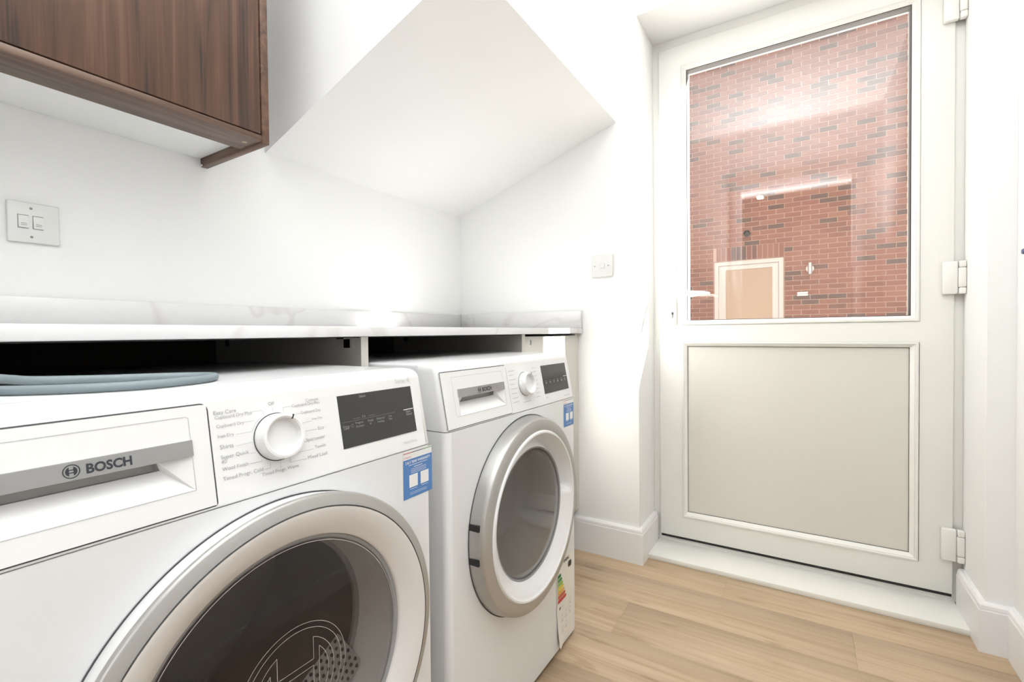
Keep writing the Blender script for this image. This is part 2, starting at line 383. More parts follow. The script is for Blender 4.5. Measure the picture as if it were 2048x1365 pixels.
# fixed frame
FX = XL + 0.014
f = MB(DO)
frame_ring(f, FX, XO-0.05, YRC, YWC, 0.018, ZRT, YRC+0.045, YWC-0.045, 0.034, ZRT-0.06)
f.obj('frame', M_upvc, d1)
MB(DO).box(XL+0.006, XL+0.03, YRC+0.027, YWC-0.03, 0.036, 0.0462).obj('weather_seal', M_black, d1)
# leaf
LY0, LY1, LZ0, LZ1 = -1.8309, -0.9002, 0.0463, 2.088
G = (-1.724, -1.011, 0.954, 1.982)          # glass sight line
GB = (-1.7465, -0.9925, 0.9345, 2.003)      # glazing bead outside edge
Pn = (-1.722, -1.0115, 0.1553, 0.8472); PB = (-1.7455, -0.9925, 0.1325, 0.8655)
lf = MB(DO)
ys = [LY0, GB[0], GB[1], LY1]
lf.box(XL, XL+0.06, LY0, GB[0], LZ0, LZ1).box(XL, XL+0.06, GB[1], LY1, LZ0, LZ1)
lf.box(XL, XL+0.06, GB[0], GB[1], LZ0, PB[2]).box(XL, XL+0.06, GB[0], GB[1], PB[3], GB[2]).box(XL, XL+0.06, GB[0], GB[1], GB[3], LZ1)
# weld shared edges by building as one outline extrusion
lf = MB(DO)
def leaf_face(x_):
    V = {}
    vs = []; fs = []
    yy = [LY0, GB[0], GB[1], LY1]; zz = [LZ0, PB[2], PB[3], GB[2], GB[3], LZ1]
    for z_ in zz:
        for y_ in yy: vs.append((x_, y_, z_))
    for r in range(5):
        for c in range(3):
            if c == 1 and r in (1, 3): continue
            a = r*4+c; fs.append((a, a+1, a+5, a+4))
    return vs, fs
va, fa = leaf_face(XL); vb, fb = leaf_face(XL+0.06)
lf.add(va, fa); lf.add(vb, fb)
def ringwall(mb, y0, y1, z0, z1, x0, x1):
    c = [(y0, z0), (y1, z0), (y1, z1), (y0, z1)]
    mb.add([(x0, *p) for p in c] + [(x1, *p) for p in c], [(k, (k+1) % 4, 4+(k+1) % 4, 4+k) for k in range(4)])
# outer perimeter must use the same subdivisions as the faces
for seq in ([(y_, LZ0) for y_ in (LY0, GB[0], GB[1], LY1)], [(LY1, z_) for z_ in (LZ0, PB[2], PB[3], GB[2], GB[3], LZ1)],
            [(y_, LZ1) for y_ in (LY1, GB[1], GB[0], LY0)], [(LY0, z_) for z_ in (LZ1, GB[3], GB[2], PB[3], PB[2], LZ0)]):
    for a, b_ in zip(seq, seq[1:]):
        lf.add([(XL, *a), (XL, *b_), (XL+0.06, *b_), (XL+0.06, *a)], [(0, 1, 2, 3)])
ringwall(lf, GB[0], GB[1], GB[2], GB[3], XL, XL+0.06); ringwall(lf, PB[0], PB[1], PB[2], PB[3], XL, XL+0.06)
lf.obj('leaf', M_upvc, d1, bevel=0.003)
# glazing beads (sloping in to the glass / panel), with a small raised lip
def bead(name, o_, i_):
    mb = MB(DO); steps = [(0.0, 0.004), (0.06, -0.0035), (0.30, -0.0045), (0.42, -0.001), (0.50, -0.002), (0.95, 0.006), (1.0, 0.010), (1.0, 0.03)]
    rows = []
    for s_, dx in steps:
        y0 = o_[0]+(i_[0]-o_[0])*s_; y1 = o_[1]+(i_[1]-o_[1])*s_; z0_ = o_[2]+(i_[2]-o_[2])*s_; z1_ = o_[3]+(i_[3]-o_[3])*s_
        rows.append([(XL+dx, y0, z0_), (XL+dx, y1, z0_), (XL+dx, y1, z1_), (XL+dx, y0, z1_)])
    mb.grid(rows, closed=True); return mb.obj(name, M_upvc, d1)
bead('glazing_bead', GB, G); bead('glazing_bead', PB, Pn)
MB(DO).box(XL+0.0125, XL+0.02, Pn[0]-0.004, Pn[1]+0.004, Pn[2]-0.004, Pn[3]+0.004).obj('infill_panel', M_panel, d1, label='flat cream infill panel in the lower half of the door')
g_ = MB(DO); frame_ring(g_, XL+0.0100, XL+0.0122, Pn[0]-0.002, Pn[1]+0.002, Pn[2]-0.002, Pn[3]+0.002, Pn[0]+0.0012, Pn[1]-0.0012, Pn[2]+0.0012, Pn[3]-0.0016); g_.obj('gasket', M_gask, d1)
g_ = MB(DO); frame_ring(g_, XL+0.0085, XL+0.0115, G[0]-0.002, G[1]+0.002, G[2]-0.002, G[3]+0.002, G[0]+0.0016, G[1]-0.0016, G[2]+0.0016, G[3]-0.0016); g_.obj('gasket', M_gask, d1)
g_ = MB(DO); frame_ring(g_, XL+0.0165, XL+0.0445, G[0]-0.004, G[1]+0.004, G[2]-0.004, G[3]+0.004, G[0]+0.001, G[1]-0.001, G[2]+0.001, G[3]-0.001); g_.obj('spacer_bar', M_spacer, d1)
g_ = MB(DO); frame_ring(g_, XL+0.0500, XL+0.0600, G[0]-0.006, G[1]+0.006, G[2]-0.006, G[3]+0.006, G[0]+0.002, G[1]-0.002, G[2]+0.002, G[3]+0.001); g_.obj('outer_bead', M_upvc, d1)
for k in (0.0125, 0.0455):
    a_, b_, c_, e_ = G[0]-0.003, G[1]+0.003, G[2]-0.003, G[3]+0.003
    MB(DO).add([(XL+k, a_, c_), (XL+k, b_, c_), (XL+k, b_, e_), (XL+k, a_, e_)], [(0, 1, 2, 3)]).obj('pane', M_glass, d1)
# moulded mark on the top rail
mk = MB(DO); strip(mk, [(-1.247, 2.028), (-1.247, 2.058)], 0.001, lambda a, c: (XL-0.0003, a, c)); strip(mk, [(-1.247, 2.028), (-1.475, 2.028), (-1.475, 2.058)], 0.0012, lambda a, c: (XL-0.0003, a, c))
mk.obj('trickle_vent_cover', M_skirt, d1)
# handle: plate, lever, lock
hp = MB(DO).box(XL-0.009, XL, -0.972, -0.941, 0.935, 1.175).obj('handle_plate', M_upvc, d1, bevel=0.006, segs=3)
mb = MB(DO).tube([(XL-0.006, -0.957, 1.066), (XL-0.035, -0.957, 1.066), (XL-0.046, -0.960, 1.066), (XL-0.050, -0.972, 1.066), (XL-0.050, -1.02, 1.063), (XL-0.050, -1.085, 1.058), (XL-0.048, -1.107, 1.056)], [0.010, 0.010, 0.0105, 0.0105, 0.0100, 0.0095, 0.006], 14)
mb.obj('lever', M_upvc, d1, smooth=True)
mb = MB(DO).tube([(XL+0.05, -0.957, 1.066), (XL+0.10, -0.957, 1.066), (XL+0.112, -0.970, 1.066), (XL+0.112, -1.02, 1.070), (XL+0.112, -1.055, 1.072)], [0.010, 0.010, 0.011, 0.011, 0.008], 14)
mb.obj('outer_lever', M_upvc, d1, smooth=True)
k_ = MB(DO)
a_ = [(XL-0.0105, -0.956+0.006*math.cos(t_*PI/8), 0.985+0.006*math.sin(t_*PI/8)) for t_ in range(16)]
k_.add(a_, [tuple(range(16))]); k_.box(XL-0.0105, XL-0.0095, -0.959, -0.953, 0.966, 0.984)
k_.obj('lock_cylinder', M_screw, d1)
MB(DO).box(XL-0.0112, XL-0.0104, -0.9568, -0.9552, 0.981, 0.989).obj('keyhole', M_black, d1)
# three flag hinges
for zc_ in (1.9345, 1.0710, 0.2120):
    h = MB(DO).box(XL-0.017, XL+0.0, -1.800, -1.8365, zc_-0.052, zc_+0.052).obj('hinge', M_upvc, d1, bevel=0.004, segs=2)
    for (za, zb_, ya, yb) in ((-0.052, -0.032, -1.8380, -1.867), (-0.0312, 0.0312, -1.8368, -1.868), (0.032, 0.052, -1.8380, -1.867)):
        ya, yb = ya, max(yb, YRC+0.001-0.012)
        MB(DO).box(XL-0.022, XL-0.001, ya, -1.8553, zc_+za, zc_+zb_).obj('knuckle', M_upvc, h, bevel=0.003)
    MB(DO).box(XL-0.012, XL, -1.8370, -1.8550, zc_-0.05, zc_+0.05).obj('hinge_pin', M_cavity, h)

# ------------------------------------------------------------------ outside: neighbour's brick house
MB().box(XO, 14, -9, 6, -0.35, -0.15).obj('ground', M_paving, kind='structure')
XB = 8.4
nb = thing('brick_house', 'red brick wall of the neighbouring house seen through the glazed back door', 'building', (XB, -1.2, -0.15))
NO = tuple(nb.location)
DYA, DYB, DZT = -1.171, -0.161, 2.05
wy0, wy1, wz1 = -6.4, 3.2, 6.45
MB(NO).box(XB+0.006, XB+0.25, DYB, wy1, -0.15, wz1).box(XB+0.006, XB+0.25, wy0, DYA, -0.15, wz1).box(XB+0.006, XB+0.25, DYA, DYB, DZT, wz1).obj('mortar_wall', M_mortar, nb)
bricks = []
course = 0.075; zr = DZT + 0.215 + 0.01
nrow = int((wz1+0.1)/course)
zstart = DZT - 28*course
for r in range(nrow):
    z0_ = zstart + r*course
    if z0_ + 0.065 > wz1: break
    off = 0.1125 if r % 2 else 0.0
    y = wy0 + off - 0.225
    ref = DYA - math.floor((DYA-wy0)/0.225)*0.225
    y = ref + off - 0.225*2
    while y < wy1:
        a, b_ = max(y, wy0), min(y+0.215, wy1); y += 0.225
        if b_ - a < 0.04: continue
        spans = [(a, b_)]
        if z0_ < DZT + 0.22 and z0_ + 0.065 > -1:
            spans = []
            if a < DYA-0.01: spans.append((a, min(b_, DYA-0.008)))
            if b_ > DYB+0.01: spans.append((max(a, DYB+0.008), b_))
            if a >= DYA-0.01 and b_ <= DYB+0.01: spans = []
        for s0, s1 in spans:
            if s1 - s0 > 0.03: bricks.append((s0, s1, z0_, z0_+0.065))
k = 0
yy = DYA
while yy + 0.065 <= DYB + 0.01:
    bricks.append((yy, yy+0.065, DZT+0.005, DZT+0.005+0.213)); yy += 0.0752
def vis(b_): 
    y = (b_[0]+b_[1])/2; z = (b_[2]+b_[3])/2
    return -2.72 < y < 0.33 and 1.06 < z < 5.4
cand = [b_ for b_ in bricks if vis(b_)]
cand.sort(key=lambda b_: ((XB)**2 + ((b_[0]+b_[1])/2+1.418)**2 + (b_[2]-0.909)**2))
big = cand[:298]; bs = set(big); rest = [b_ for b_ in bricks if b_ not in bs]
bcache = {}
for a, b_, z0_, z1_ in big:
    key = (round(b_-a, 4), round(z1_-z0_, 4))
    if key not in bcache:
        o = MB((0, 0, 0)).box(0, 0.05, 0, b_-a, 0, z1_-z0_).obj('brick', M_brick, nb); bcache[key] = o
    else:
        o = bcache[key].copy(); COL.objects.link(o)
    o.location = (random.uniform(-0.003, 0.001), a-NO[1], z0_-NO[2])
rb = MB(NO)
for a, b_, z0_, z1_ in rest:
    dx = random.uniform(-0.003, 0.001); rb.box(XB+dx, XB+0.05, a, b_, z0_, z1_)
rb.obj('brickwork', M_brick, nb, fix=False, kind='stuff')
df = MB(NO); frame_ring(df, XB+0.02, XB+0.09, DYA+0.002, DYB-0.002, -0.1, DZT-0.002, DYA+0.07, DYB-0.07, 0.0, DZT-0.07)
nd = df.obj('door_frame', M_outdoor, nb, bevel=0.008)
df = MB(NO); frame_ring(df, XB+0.035, XB+0.085, DYA+0.075, DYB-0.075, 0.0, DZT-0.075, -1.008, -0.339, 0.95, 1.905); df.obj('door_sash', M_outdoor, nd, bevel=0.01)
M_nglass = mat('neighbour_glass', (0.20, 0.18, 0.155), 0.03, metal=0.85)
MB(NO).box(XB+0.06, XB+0.065, -1.02, -0.33, 0.93, 1.92).obj('pane', M_nglass, nd)
# outlet pipe, wall lamp, small vent
o = thing('outlet_pipe', 'small dark round pipe end in the brick wall above the neighbouring door', 'pipe', (XB, -0.658, 2.4625))
MB((0, 0, 0)).lathe([(0.03, 0.0), (0.045, 0.0), (0.05, -0.02), (0.05, -0.05), (0.042, -0.055), (0.038, -0.03), (0.03, -0.02)], 0, 0, 24).obj('collar', M_gask, o, smooth=True).rotation_euler = (0, 0, -PI/2)
MB().lathe([(0.0005, -0.012), (0.036, -0.012)], 0, 0, 24).obj('bore', M_black, o).rotation_euler = (0, 0, -PI/2)
o = thing('wall_lamp', 'grey metal up-and-down wall lamp on the brick wall right of the neighbouring door', 'lamp', (XB-0.003, -1.51, 1.834))
MB().lathe([(0.0005, 0.0), (0.052, 0.0), (0.052, -0.02), (0.0005, -0.02)], 0, 0, 24).obj('back_plate', M_lampm, o, smooth=True).rotation_euler = (0, 0, -PI/2)
mb = MB(); cyl = [[(-0.06+0.029*math.cos(t_*PI/10), 0.029*math.sin(t_*PI/10), z_) for t_ in range(20)] for z_ in (-0.085, 0.085)]
mb.grid(cyl, closed=True).add(cyl[0], [tuple(range(20))]).add(cyl[1], [tuple(range(20))]); mb.obj('lamp_body', M_lampm, o, smooth=True)
MB().box(-0.035, -0.015, -0.012, 0.012, -0.012, 0.012).obj('bracket', M_lampm, o)
o = thing('wall_vent', 'small white two-slat vent on the brick wall below the outdoor lamp', 'vent', (XB-0.003, -1.414, 1.459))
for dz in (0.018, -0.018):
    MB().box(-0.03, 0, -0.07, 0.07, dz-0.012, dz+0.012).obj('slat', M_stw, o, bevel=0.004)
MB().box(-0.008, 0, -0.066, 0.066, -0.03, 0.03).obj('vent_back', M_cavity, o)

# ------------------------------------------------------------------ wall cabinet (walnut)
CX1, CY, CZ0, CZ1 = 0.675, -0.3019, 1.378, 2.20
CX0 = -0.23
wc = thing('wall_cabinet', 'walnut wall cabinet with white underside above the worktop', 'cabinet', ((CX0+CX1)/2, 0, CZ0)); WO = tuple(wc.location)
MB(WO).box(CX1-0.018, CX1, CY, -0.001, CZ0, CZ1).obj('side_panel', M_waly, wc, bevel=0.0008, segs=1)
MB(WO).box(CX0, CX0+0.018, CY, -0.001, CZ0, CZ1).obj('side_panel', M_waly, wc, bevel=0.0008, segs=1)
MB(WO).box(CX0+0.0185, CX1-0.0185, CY+0.0005, -0.208, 1.3815, 1.3955).obj('bottom_rail', M_walh, wc, bevel=0.0006, segs=1)
MB(WO).box(CX0+0.0185, CX1-0.0185, -0.2075, -0.001, 1.401, 1.417).obj('bottom_panel', M_white, wc, label='white underside panel')
MB(WO).box(CX0+0.0185, CX1-0.0185, CY, -0.001, CZ1-0.018, CZ1).obj('top_panel', M_walh, wc)
MB(WO).box(CX0+0.0185, CX1-0.0185, CY+0.03, CY+0.032, 1.396, CZ1-0.02).obj('door_gap', M_black, wc)
for a, b_ in ((0.058, CX1-0.0215), (CX0+0.0215, 0.055)):
    MB(WO).box(a, b_, CY+0.0005, CY+0.0195, 1.3985, CZ1-0.021).obj('door', M_walv, wc, bevel=0.0008, segs=1)
def disc(mb, cx, cy, cz, r, ax, n=16):
    if ax == 2: p = [(cx+r*math.cos(2*PI*i/n), cy+r*math.sin(2*PI*i/n), cz) for i in range(n)]
    elif ax == 1: p = [(cx+r*math.cos(2*PI*i/n), cy, cz+r*math.sin(2*PI*i/n)) for i in range(n)]
    else: p = [(cx, cy+r*math.cos(2*PI*i/n), cz+r*math.sin(2*PI*i/n)) for i in range(n)]
    return mb.add(p, [tuple(range(n))])
disc(MB(WO), 0.636, -0.262, 1.3813, 0.006, 2).obj('fixing_cap', mat('brass_cap', (0.45, 0.33, 0.2), 0.4), wc)
MB(WO).box(CX1-0.021, CX1-0.0182, -0.012, -0.004, 1.3785, 1.383).obj('shelf_stud', M_stw, wc)

# ------------------------------------------------------------------ switches
def switch(name, label, loc, wdt, axis):
    """built in local u (right), v (up), depth out of wall; axis 1 = wall facing -y, 0 = wall facing -x"""
    o = thing(name, label, 'switch', loc)
    if axis == 0: o.rotation_euler = (0, 0, -PI/2)
    MB().box(0, wdt, -0.009, 0, 0, 0.086).obj('plate', M_switch, o, bevel=0.0022, segs=2)
    return o
s1 = switch('double_switch', 'white double switch plate on the back wall below the walnut cabinet', (0.2797, 0, 1.1138), 0.0812, 1)
for cx in (0.0235, 0.0465):
    MB().box(cx-0.0085, cx+0.0085, -0.0096, -0.0088, 0.030, 0.0585).obj('rocker_surround', M_swgap, s1)
    r_ = MB().add([(cx-0.0075, -0.0092, 0.031), (cx+0.0082, -0.0092, 0.031), (cx+0.0082, -0.0092, 0.0570), (cx-0.0075, -0.0092, 0.0570), (cx-0.0075, -0.0135, 0.031), (cx+0.0082, -0.0135, 0.031), (cx+0.0082, -0.0100, 0.0570), (cx-0.0075, -0.0100, 0.0570)],
        [(0,1,2,3),(4,5,6,7),(0,1,5,4),(1,2,6,5),(2,3,7,6),(3,0,4,7)]).obj('rocker', M_switch, s1)
    for zz in (0.0365, 0.0400): MB().box(cx-0.004, cx+0.005, -0.0136, -0.0128, zz-0.0004, zz+0.0004).obj('rocker_mark', M_swgap, r_)
for zz in (0.0735, 0.0125): disc(MB(), 0.036, -0.0093, zz, 0.0026, 1).obj('screw', M_screw, s1)
s2 = switch('single_switch', 'small white single switch plate on the wall left of the back door', (X, -0.6877, 1.1333), 0.086, 0)
MB().box(0.033, 0.053, -0.0096, -0.0088, 0.034, 0.053).obj('rocker_surround', M_groove, s2)
MB().add([(0.034,-0.0092,0.0345),(0.052,-0.0092,0.0345),(0.052,-0.0092,0.0525),(0.034,-0.0092,0.0525),(0.034,-0.0132,0.0345),(0.052,-0.0132,0.0345),(0.052,-0.010,0.0525),(0.034,-0.010,0.0525)],
         [(0,1,2,3),(4,5,6,7),(0,1,5,4),(1,2,6,5),(2,3,7,6),(3,0,4,7)]).obj('rocker', M_switch, s2)
for xx in (0.011, 0.068): disc(MB(), xx, -0.0093, 0.0435, 0.0022, 1).obj('screw', M_screw, s2)
# knob on the right wall, cut by the edge of the picture
kb = thing('coat_peg', 'small dark blue-grey round peg on the right wall at the picture edge', 'peg', (1.748, YR, 1.1089))
MB().lathe([(0.0005, 0.010), (0.006, 0.009), (0.0075, 0.006), (0.0075, 0.0)], 0, 0, 24).obj('cap', M_knobblue, kb, smooth=True)

# ------------------------------------------------------------------ worktop, upstands, base units
wt = thing('worktop', 'white marble-look worktop over the two machines', 'worktop', (0.78, -0.32, ZB)); TO = tuple(wt.location)
MB(TO).box(XN+0.001, X-0.001, YW, -0.001, ZB, ZT).obj('slab', M_quartz, wt, bevel=0.0016)
up = thing('back_upstand', 'low white marble-look upstand along the back wall', 'upstand', (0.78, -0.01, ZT)); 
MB(tuple(up.location)).box(XN+0.001, X-0.0215, -0.0205, -0.001, ZT+0.0003, 0.9975).obj('upstand_slab', M_quartz, up, bevel=0.0012, segs=1)
up = thing('side_upstand', 'short white marble-look upstand on the wall beside the door', 'upstand', (X-0.01, -0.32, ZT)); 
MB(tuple(up.location)).box(X-0.021, X-0.001, YW+0.001, -0.001, ZT+0.0003, 0.999).obj('upstand_slab', M_quartz, up, bevel=0.0012, segs=1)

bc = thing('base_cabinet', 'grey base unit frame under the worktop with open bays for the machines', 'cabinet', (0.78, -0.3, 0)); BO = tuple(bc.location)
YF = -0.625
for x0_, x1_ in ((-0.03, -0.012), (0.673, 0.6915), (1.3405, 1.3605)):
    MB(BO).box(x0_, x1_, YF+0.001, -0.03, 0.0, ZB-0.0005).obj('side_panel', M_cabin, bc)
    MB(BO).box(x0_-0.0002, x1_+0.0002, YF, YF+0.001, 0.0, ZB-0.0006).obj('edge_strip', M_cab, bc)
MB(BO).box(XN+0.002, X-0.002, -0.03, -0.022, 0.0, ZB-0.001).obj('back_panel', M_bayshade, bc)
MB(BO).box(-0.012, 0.673, -0.62, -0.03, ZB-0.0022, ZB-0.0006).obj('bay_lining', M_bayshade, bc)  # dark sheets added under the worktop to paint the bays' shade
MB(BO).box(0.6915, 1.3405, -0.62, -0.03, ZB-0.0022, ZB-0.0006).obj('bay_lining', M_bayshade, bc)
dr = MB(BO).box(1.3625, 1.7775, YF+0.002, YF+0.020, 0.171, 0.8968).obj('door', M_cab, bc, bevel=0.0008, segs=1)
MB(BO).box(1.399, 1.4035, YF+0.0005, YF+0.0018, 0.868, 0.885).obj('door_catch', M_screw, dr)
MB(BO).box(1.4045, 1.4075, YF+0.0005, YF+0.0018, 0.868, 0.885).obj('catch_plate', M_groove, dr)
MB(BO).box(1.7795, X-0.001, YF+0.006, YF+0.022, 0.171, ZB-0.002).obj('filler_strip', M_cab, bc)
MB(BO).box(1.3625, X-0.021, YF+0.06, YF+0.075, 0.0, 0.15).obj('plinth', M_cab, bc)
MB(BO).box(1.3605, X-0.002, YF+0.03, -0.03, 0.171, 0.189).obj('bottom_panel', M_cabin, bc)
MB(BO).box(XN+0.002, -0.032, YF, YF+0.018, 0.10, ZB-0.008).obj('door', M_cab, bc)
for x_, y_ in ((0.673, -0.585), (0.673, -0.10), (1.3405, -0.10)):
    MB(BO).box(x_-0.022, x_-0.0003, y_-0.012, y_+0.012, ZB-0.005, ZB-0.0025).box(x_-0.005, x_-0.0003, y_-0.010, y_+0.010, ZB-0.024, ZB-0.0025).obj('corner_bracket', M_chrome, bc)

# ------------------------------------------------------------------ appliances
ZS = 0.7171; LEAN = 0.189; WID = 0.598
def fy(z): return LEAN*(z-ZS)
PLS = lambda x, z: (x, fy(z)-0.0006, z)             # print on the fascia
PF = lambda x, z: (x, -0.0006, z)                    # print on the front
def outline(y0, x0, x1, depth, r=0.016, n=6):
    """plan outline: from back left, round the front corners, to back right"""
    p = [(x0, depth)]
    for i in range(n+1):
        a = PI + (PI/2)*i/n; p.append((x0+r+r*math.cos(a), y0+r+r*math.sin(a)))
    for i in range(n+1):
        a = 1.5*PI + (PI/2)*i/n; p.append((x1-r+r*math.cos(a), y0+r+r*math.sin(a)))
    p.append((x1, depth)); return p
def disc_fill_rows(mb, r_in, y, cx, cz): pass

TXT=[('Easy Care',-0.3494,0.8183,-0.3241),('Cupboard Dry Plus',-0.3487,0.8132,-0.3060),('Cupboard Dry',-0.3481,0.8031,-0.3165),('Iron Dry',-0.3476,0.7918,-0.3297),('Shirts',-0.3469,0.7789,-0.3317),('Super Quick',-0.3468,0.7678,-0.3151),("40'",-0.3471,0.7628,-0.3402),('Wool Finish',-0.3470,0.7544,-0.3173),('Timed Progr. Cold',-0.3473,0.7437,-0.3005),('Timed Progr. Warm',-0.3028,0.7372,-0.2544),('Off',-0.2843,0.8205,-0.2761),('Cottons',-0.2320,0.8184,-0.2127),('Cupboard Dry Plus',-0.2531,0.8137,-0.2113),('Cupboard Dry',-0.2412,0.8035,-0.2110),('Iron Dry',-0.2258,0.7930,-0.2101),('Eco',-0.2187,0.7787,-0.2095),('Sportswear',-0.2389,0.7664,-0.2096),('Towels',-0.2273,0.7549,-0.2102),('Mixed Load',-0.2393,0.7436,-0.2100)]
LINES=[[(-0.3052,0.816),(-0.2926,0.8157),(-0.2918,0.8096)],[(-0.3158,0.8051),(-0.3041,0.8048)],[(-0.3273,0.7924),(-0.3081,0.7925),(-0.3035,0.8016),(-0.2946,0.808)],[(-0.3293,0.7796),(-0.3097,0.7799)],[(-0.3132,0.7675),(-0.3069,0.7668)],[(-0.3152,0.7556),(-0.3009,0.7553),(-0.3006,0.7577)],[(-0.2992,0.7451),(-0.2914,0.7448),(-0.2906,0.752)],[(-0.2784,0.7421),(-0.2777,0.7485)],[(-0.2789,0.8122),(-0.2795,0.8174)],[(-0.265,0.8096),(-0.2657,0.8154),(-0.2552,0.8156)],[(-0.2538,0.8048),(-0.2428,0.8045)],[(-0.2429,0.7915),(-0.2265,0.7918)],[(-0.2404,0.7804),(-0.2203,0.7798)],[(-0.2424,0.767),(-0.2394,0.767)],[(-0.2523,0.7554),(-0.2297,0.7551)],[(-0.2646,0.753),(-0.2646,0.7454),(-0.2415,0.7449)]]
DTXT=[('Status',-0.1427,0.8136,-0.1310),('Drying',-0.1784,0.7738,-0.1679),('Level',-0.1775,0.7708,-0.1684),('Program',-0.1559,0.7757,-0.1412),('Duration',-0.1556,0.7706,-0.1407),('Finish',-0.1326,0.7752,-0.1219),('at',-0.1299,0.7713,-0.1266),('Reduced',-0.1149,0.7757,-0.0996),('Ironing',-0.1138,0.7709,-0.1009),('Low',-0.0900,0.7761,-0.0835),('Heat',-0.0905,0.7718,-0.0833),('Start',-0.0511,0.7770,-0.0405),('Reload',-0.0508,0.7728,-0.0387)]

def appliance(name, label, cat, loc, kind):
    A = thing(name, label, cat, loc)
    DC = (-0.299, 0.468) if kind == 'w' else (-0.279, 0.472)      # door centre
    rh = 0.2355 if kind == 'w' else 0.2308
    # ---- body with a hole in its front sheet for the door
    body = MB(); o0 = outline(0.0, -WID, 0.0, 0.58)
    n = len(o0)
    zs_ = [0.015, 0.03, ZS-0.0025, ZS-0.0012]
    side = [[(x_, y_ + (0.0 if z_ < 0.02 else (0.0006 if z_ > ZS-0.002 else 0)), z_) for x_, y_ in o0] for z_ in zs_]
    # side sheets only (skip the straight front span), front added with hole
    jf = 7
    for i in range(len(zs_)-1):
        for j in range(n-1):
            if j == jf and i == 1: continue
            body.add([side[i][j], side[i][j+1], side[i+1][j+1], side[i+1][j]], [(0, 1, 2, 3)])
    body.add([(x_, y_, 0.015) for x_, y_ in o0], [tuple(range(n))]); body.add([(x_, y_, ZS-0.0012) for x_, y_ in o0], [tuple(range(n))])
    body.add([(-WID, 0.58, 0.015), (0, 0.58, 0.015), (0, 0.58, ZS-0.0012), (-WID, 0.58, ZS-0.0012)], [(0, 1, 2, 3)])
    x0_, x1_, z0_, z1_ = -WID+0.016, -0.016, 0.03, ZS-0.0025
    N = 96; inner = []; outer = []
    for i in range(N):
        a = 2*PI*i/N; ca, sa = math.cos(a), math.sin(a)
        inner.append((DC[0]+(rh-0.004)*ca, 0, DC[1]+(rh-0.004)*sa))
        ts = []
        if ca > 1e-9: ts.append((x1_-DC[0])/ca)
        if ca < -1e-9: ts.append((x0_-DC[0])/ca)
        if sa > 1e-9: ts.append((z1_-DC[1])/sa)
        if sa < -1e-9: ts.append((z0_-DC[1])/sa)
        t_ = min(ts); outer.append([DC[0]+t_*ca, 0, DC[1]+t_*sa])
    for cx, cz in ((x0_, z0_), (x1_, z0_), (x1_, z1_), (x0_, z1_)):
        k = min(range(N), key=lambda i: (outer[i][0]-cx)**2 + (outer[i][2]-cz)**2); outer[k] = [cx, 0, cz]
    body.grid([inner, outer], closed=True)
    body.grid([inner, [(p[0], 0.02, p[2]) for p in inner]], closed=True)
    body.obj('body', M_app, A, smooth=True)
    for fx in (-0.05, -WID+0.05):
        for fyy in (0.05, 0.53):
            MB().box(fx-0.02, fx+0.02, fyy-0.02, fyy+0.02, 0, 0.016).obj('foot', M_black, A)
    # ---- control panel (leaning fascia) and lid
    lev = [(ZS, 0.0, 0), (ZS+0.001, -0.0002, 0), (0.8325, fy(0.8325), 0), (0.8375, fy(0.8375)+0.0008, 0.0006), (0.8415, fy(0.8415)+0.0032, 0.0014), (0.8450, fy(0.845)+0.0075, 0.003), (0.8472, fy(0.847)+0.0135, 0.005), (0.8482, 0.045, 0.007), (0.8484, 0.062, 0.008)]
    rows = []
    for z_, y_, ins in lev:
        rows.append([(a_, b_, z_) for a_, b_ in outline(y_, -WID+ins, -ins, 0.075, r=0.014)])
    cp = MB(); nn_ = len(rows[0])
    for i in range(len(rows)-1):
        for j in range(nn_-1):
            if i == 1 and j == 7: continue
            cp.add([rows[i][j], rows[i][j+1], rows[i+1][j+1], rows[i+1][j]], [(0, 1, 2, 3)])
    a0, a1 = rows[1][7][0], rows[1][8][0]; b0, b1 = rows[1][7][2], rows[2][7][2]
    hx = [a0, -0.582, -0.358, a1]; hz = [b0, 0.7215, 0.8305, b1]
    for i in range(3):
        for j in range(3):
            if i == 1 and j == 1: continue
            cp.add([(x_, fy(z_), z_) for x_, z_ in ((hx[i], hz[j]), (hx[i+1], hz[j]), (hx[i+1], hz[j+1]), (hx[i], hz[j+1]))], [(0, 1, 2, 3)])
    cp.add(rows[-1], [tuple(range(len(rows[-1])))])
    cp.add([(-WID, 0.075, ZS), (0, 0.075, ZS), (0-0.008, 0.075, 0.8484), (-WID+0.008, 0.075, 0.8484)], [(0, 1, 2, 3)])
    P_ = cp.obj('control_panel', M_plast, A, smooth=True)
    MB().box(-WID+0.004, -0.004, 0.0762, 0.58, ZS+0.0008, 0.8478).obj('lid', M_app, A, bevel=0.005, segs=3)
    MB().box(-WID+0.004, -0.004, 0.0068, 0.57, ZS-0.0016, ZS+0.0004).obj('seam', M_line, A)
    # ---- drawer front
    dx0, dx1, dz0, dz1 = -0.5945, -0.3555, 0.7198, 0.8325
    dg = MB(); rr = 0.008
    pts = [(dx0, dz0+0.002), (dx0, dz1)] + [(dx1-rr+rr*math.cos(a), dz1-rr+rr*math.sin(a)) for a in [PI/2*(1-i/6) for i in range(7)]] + \
          [(dx1-0.003+0.003*math.cos(a), dz0+0.003+0.003*math.sin(a)) for a in [-PI/2*i/4 for i in range(5)]] + [(dx0+0.002, dz0)]
    pts[0] = (dx0+0.0005, dz0+0.002)
    strip(dg, pts + [pts[0]], 0.0014, lambda x, z: (x, fy(z)-0.0004, z))
    DR = dg.obj('drawer', M_line, A) if False else None
    # face with scoop
    ox0, ox1, oz0, oz1 = -0.5480, -0.3765, 0.7425, 0.7795      # scoop opening
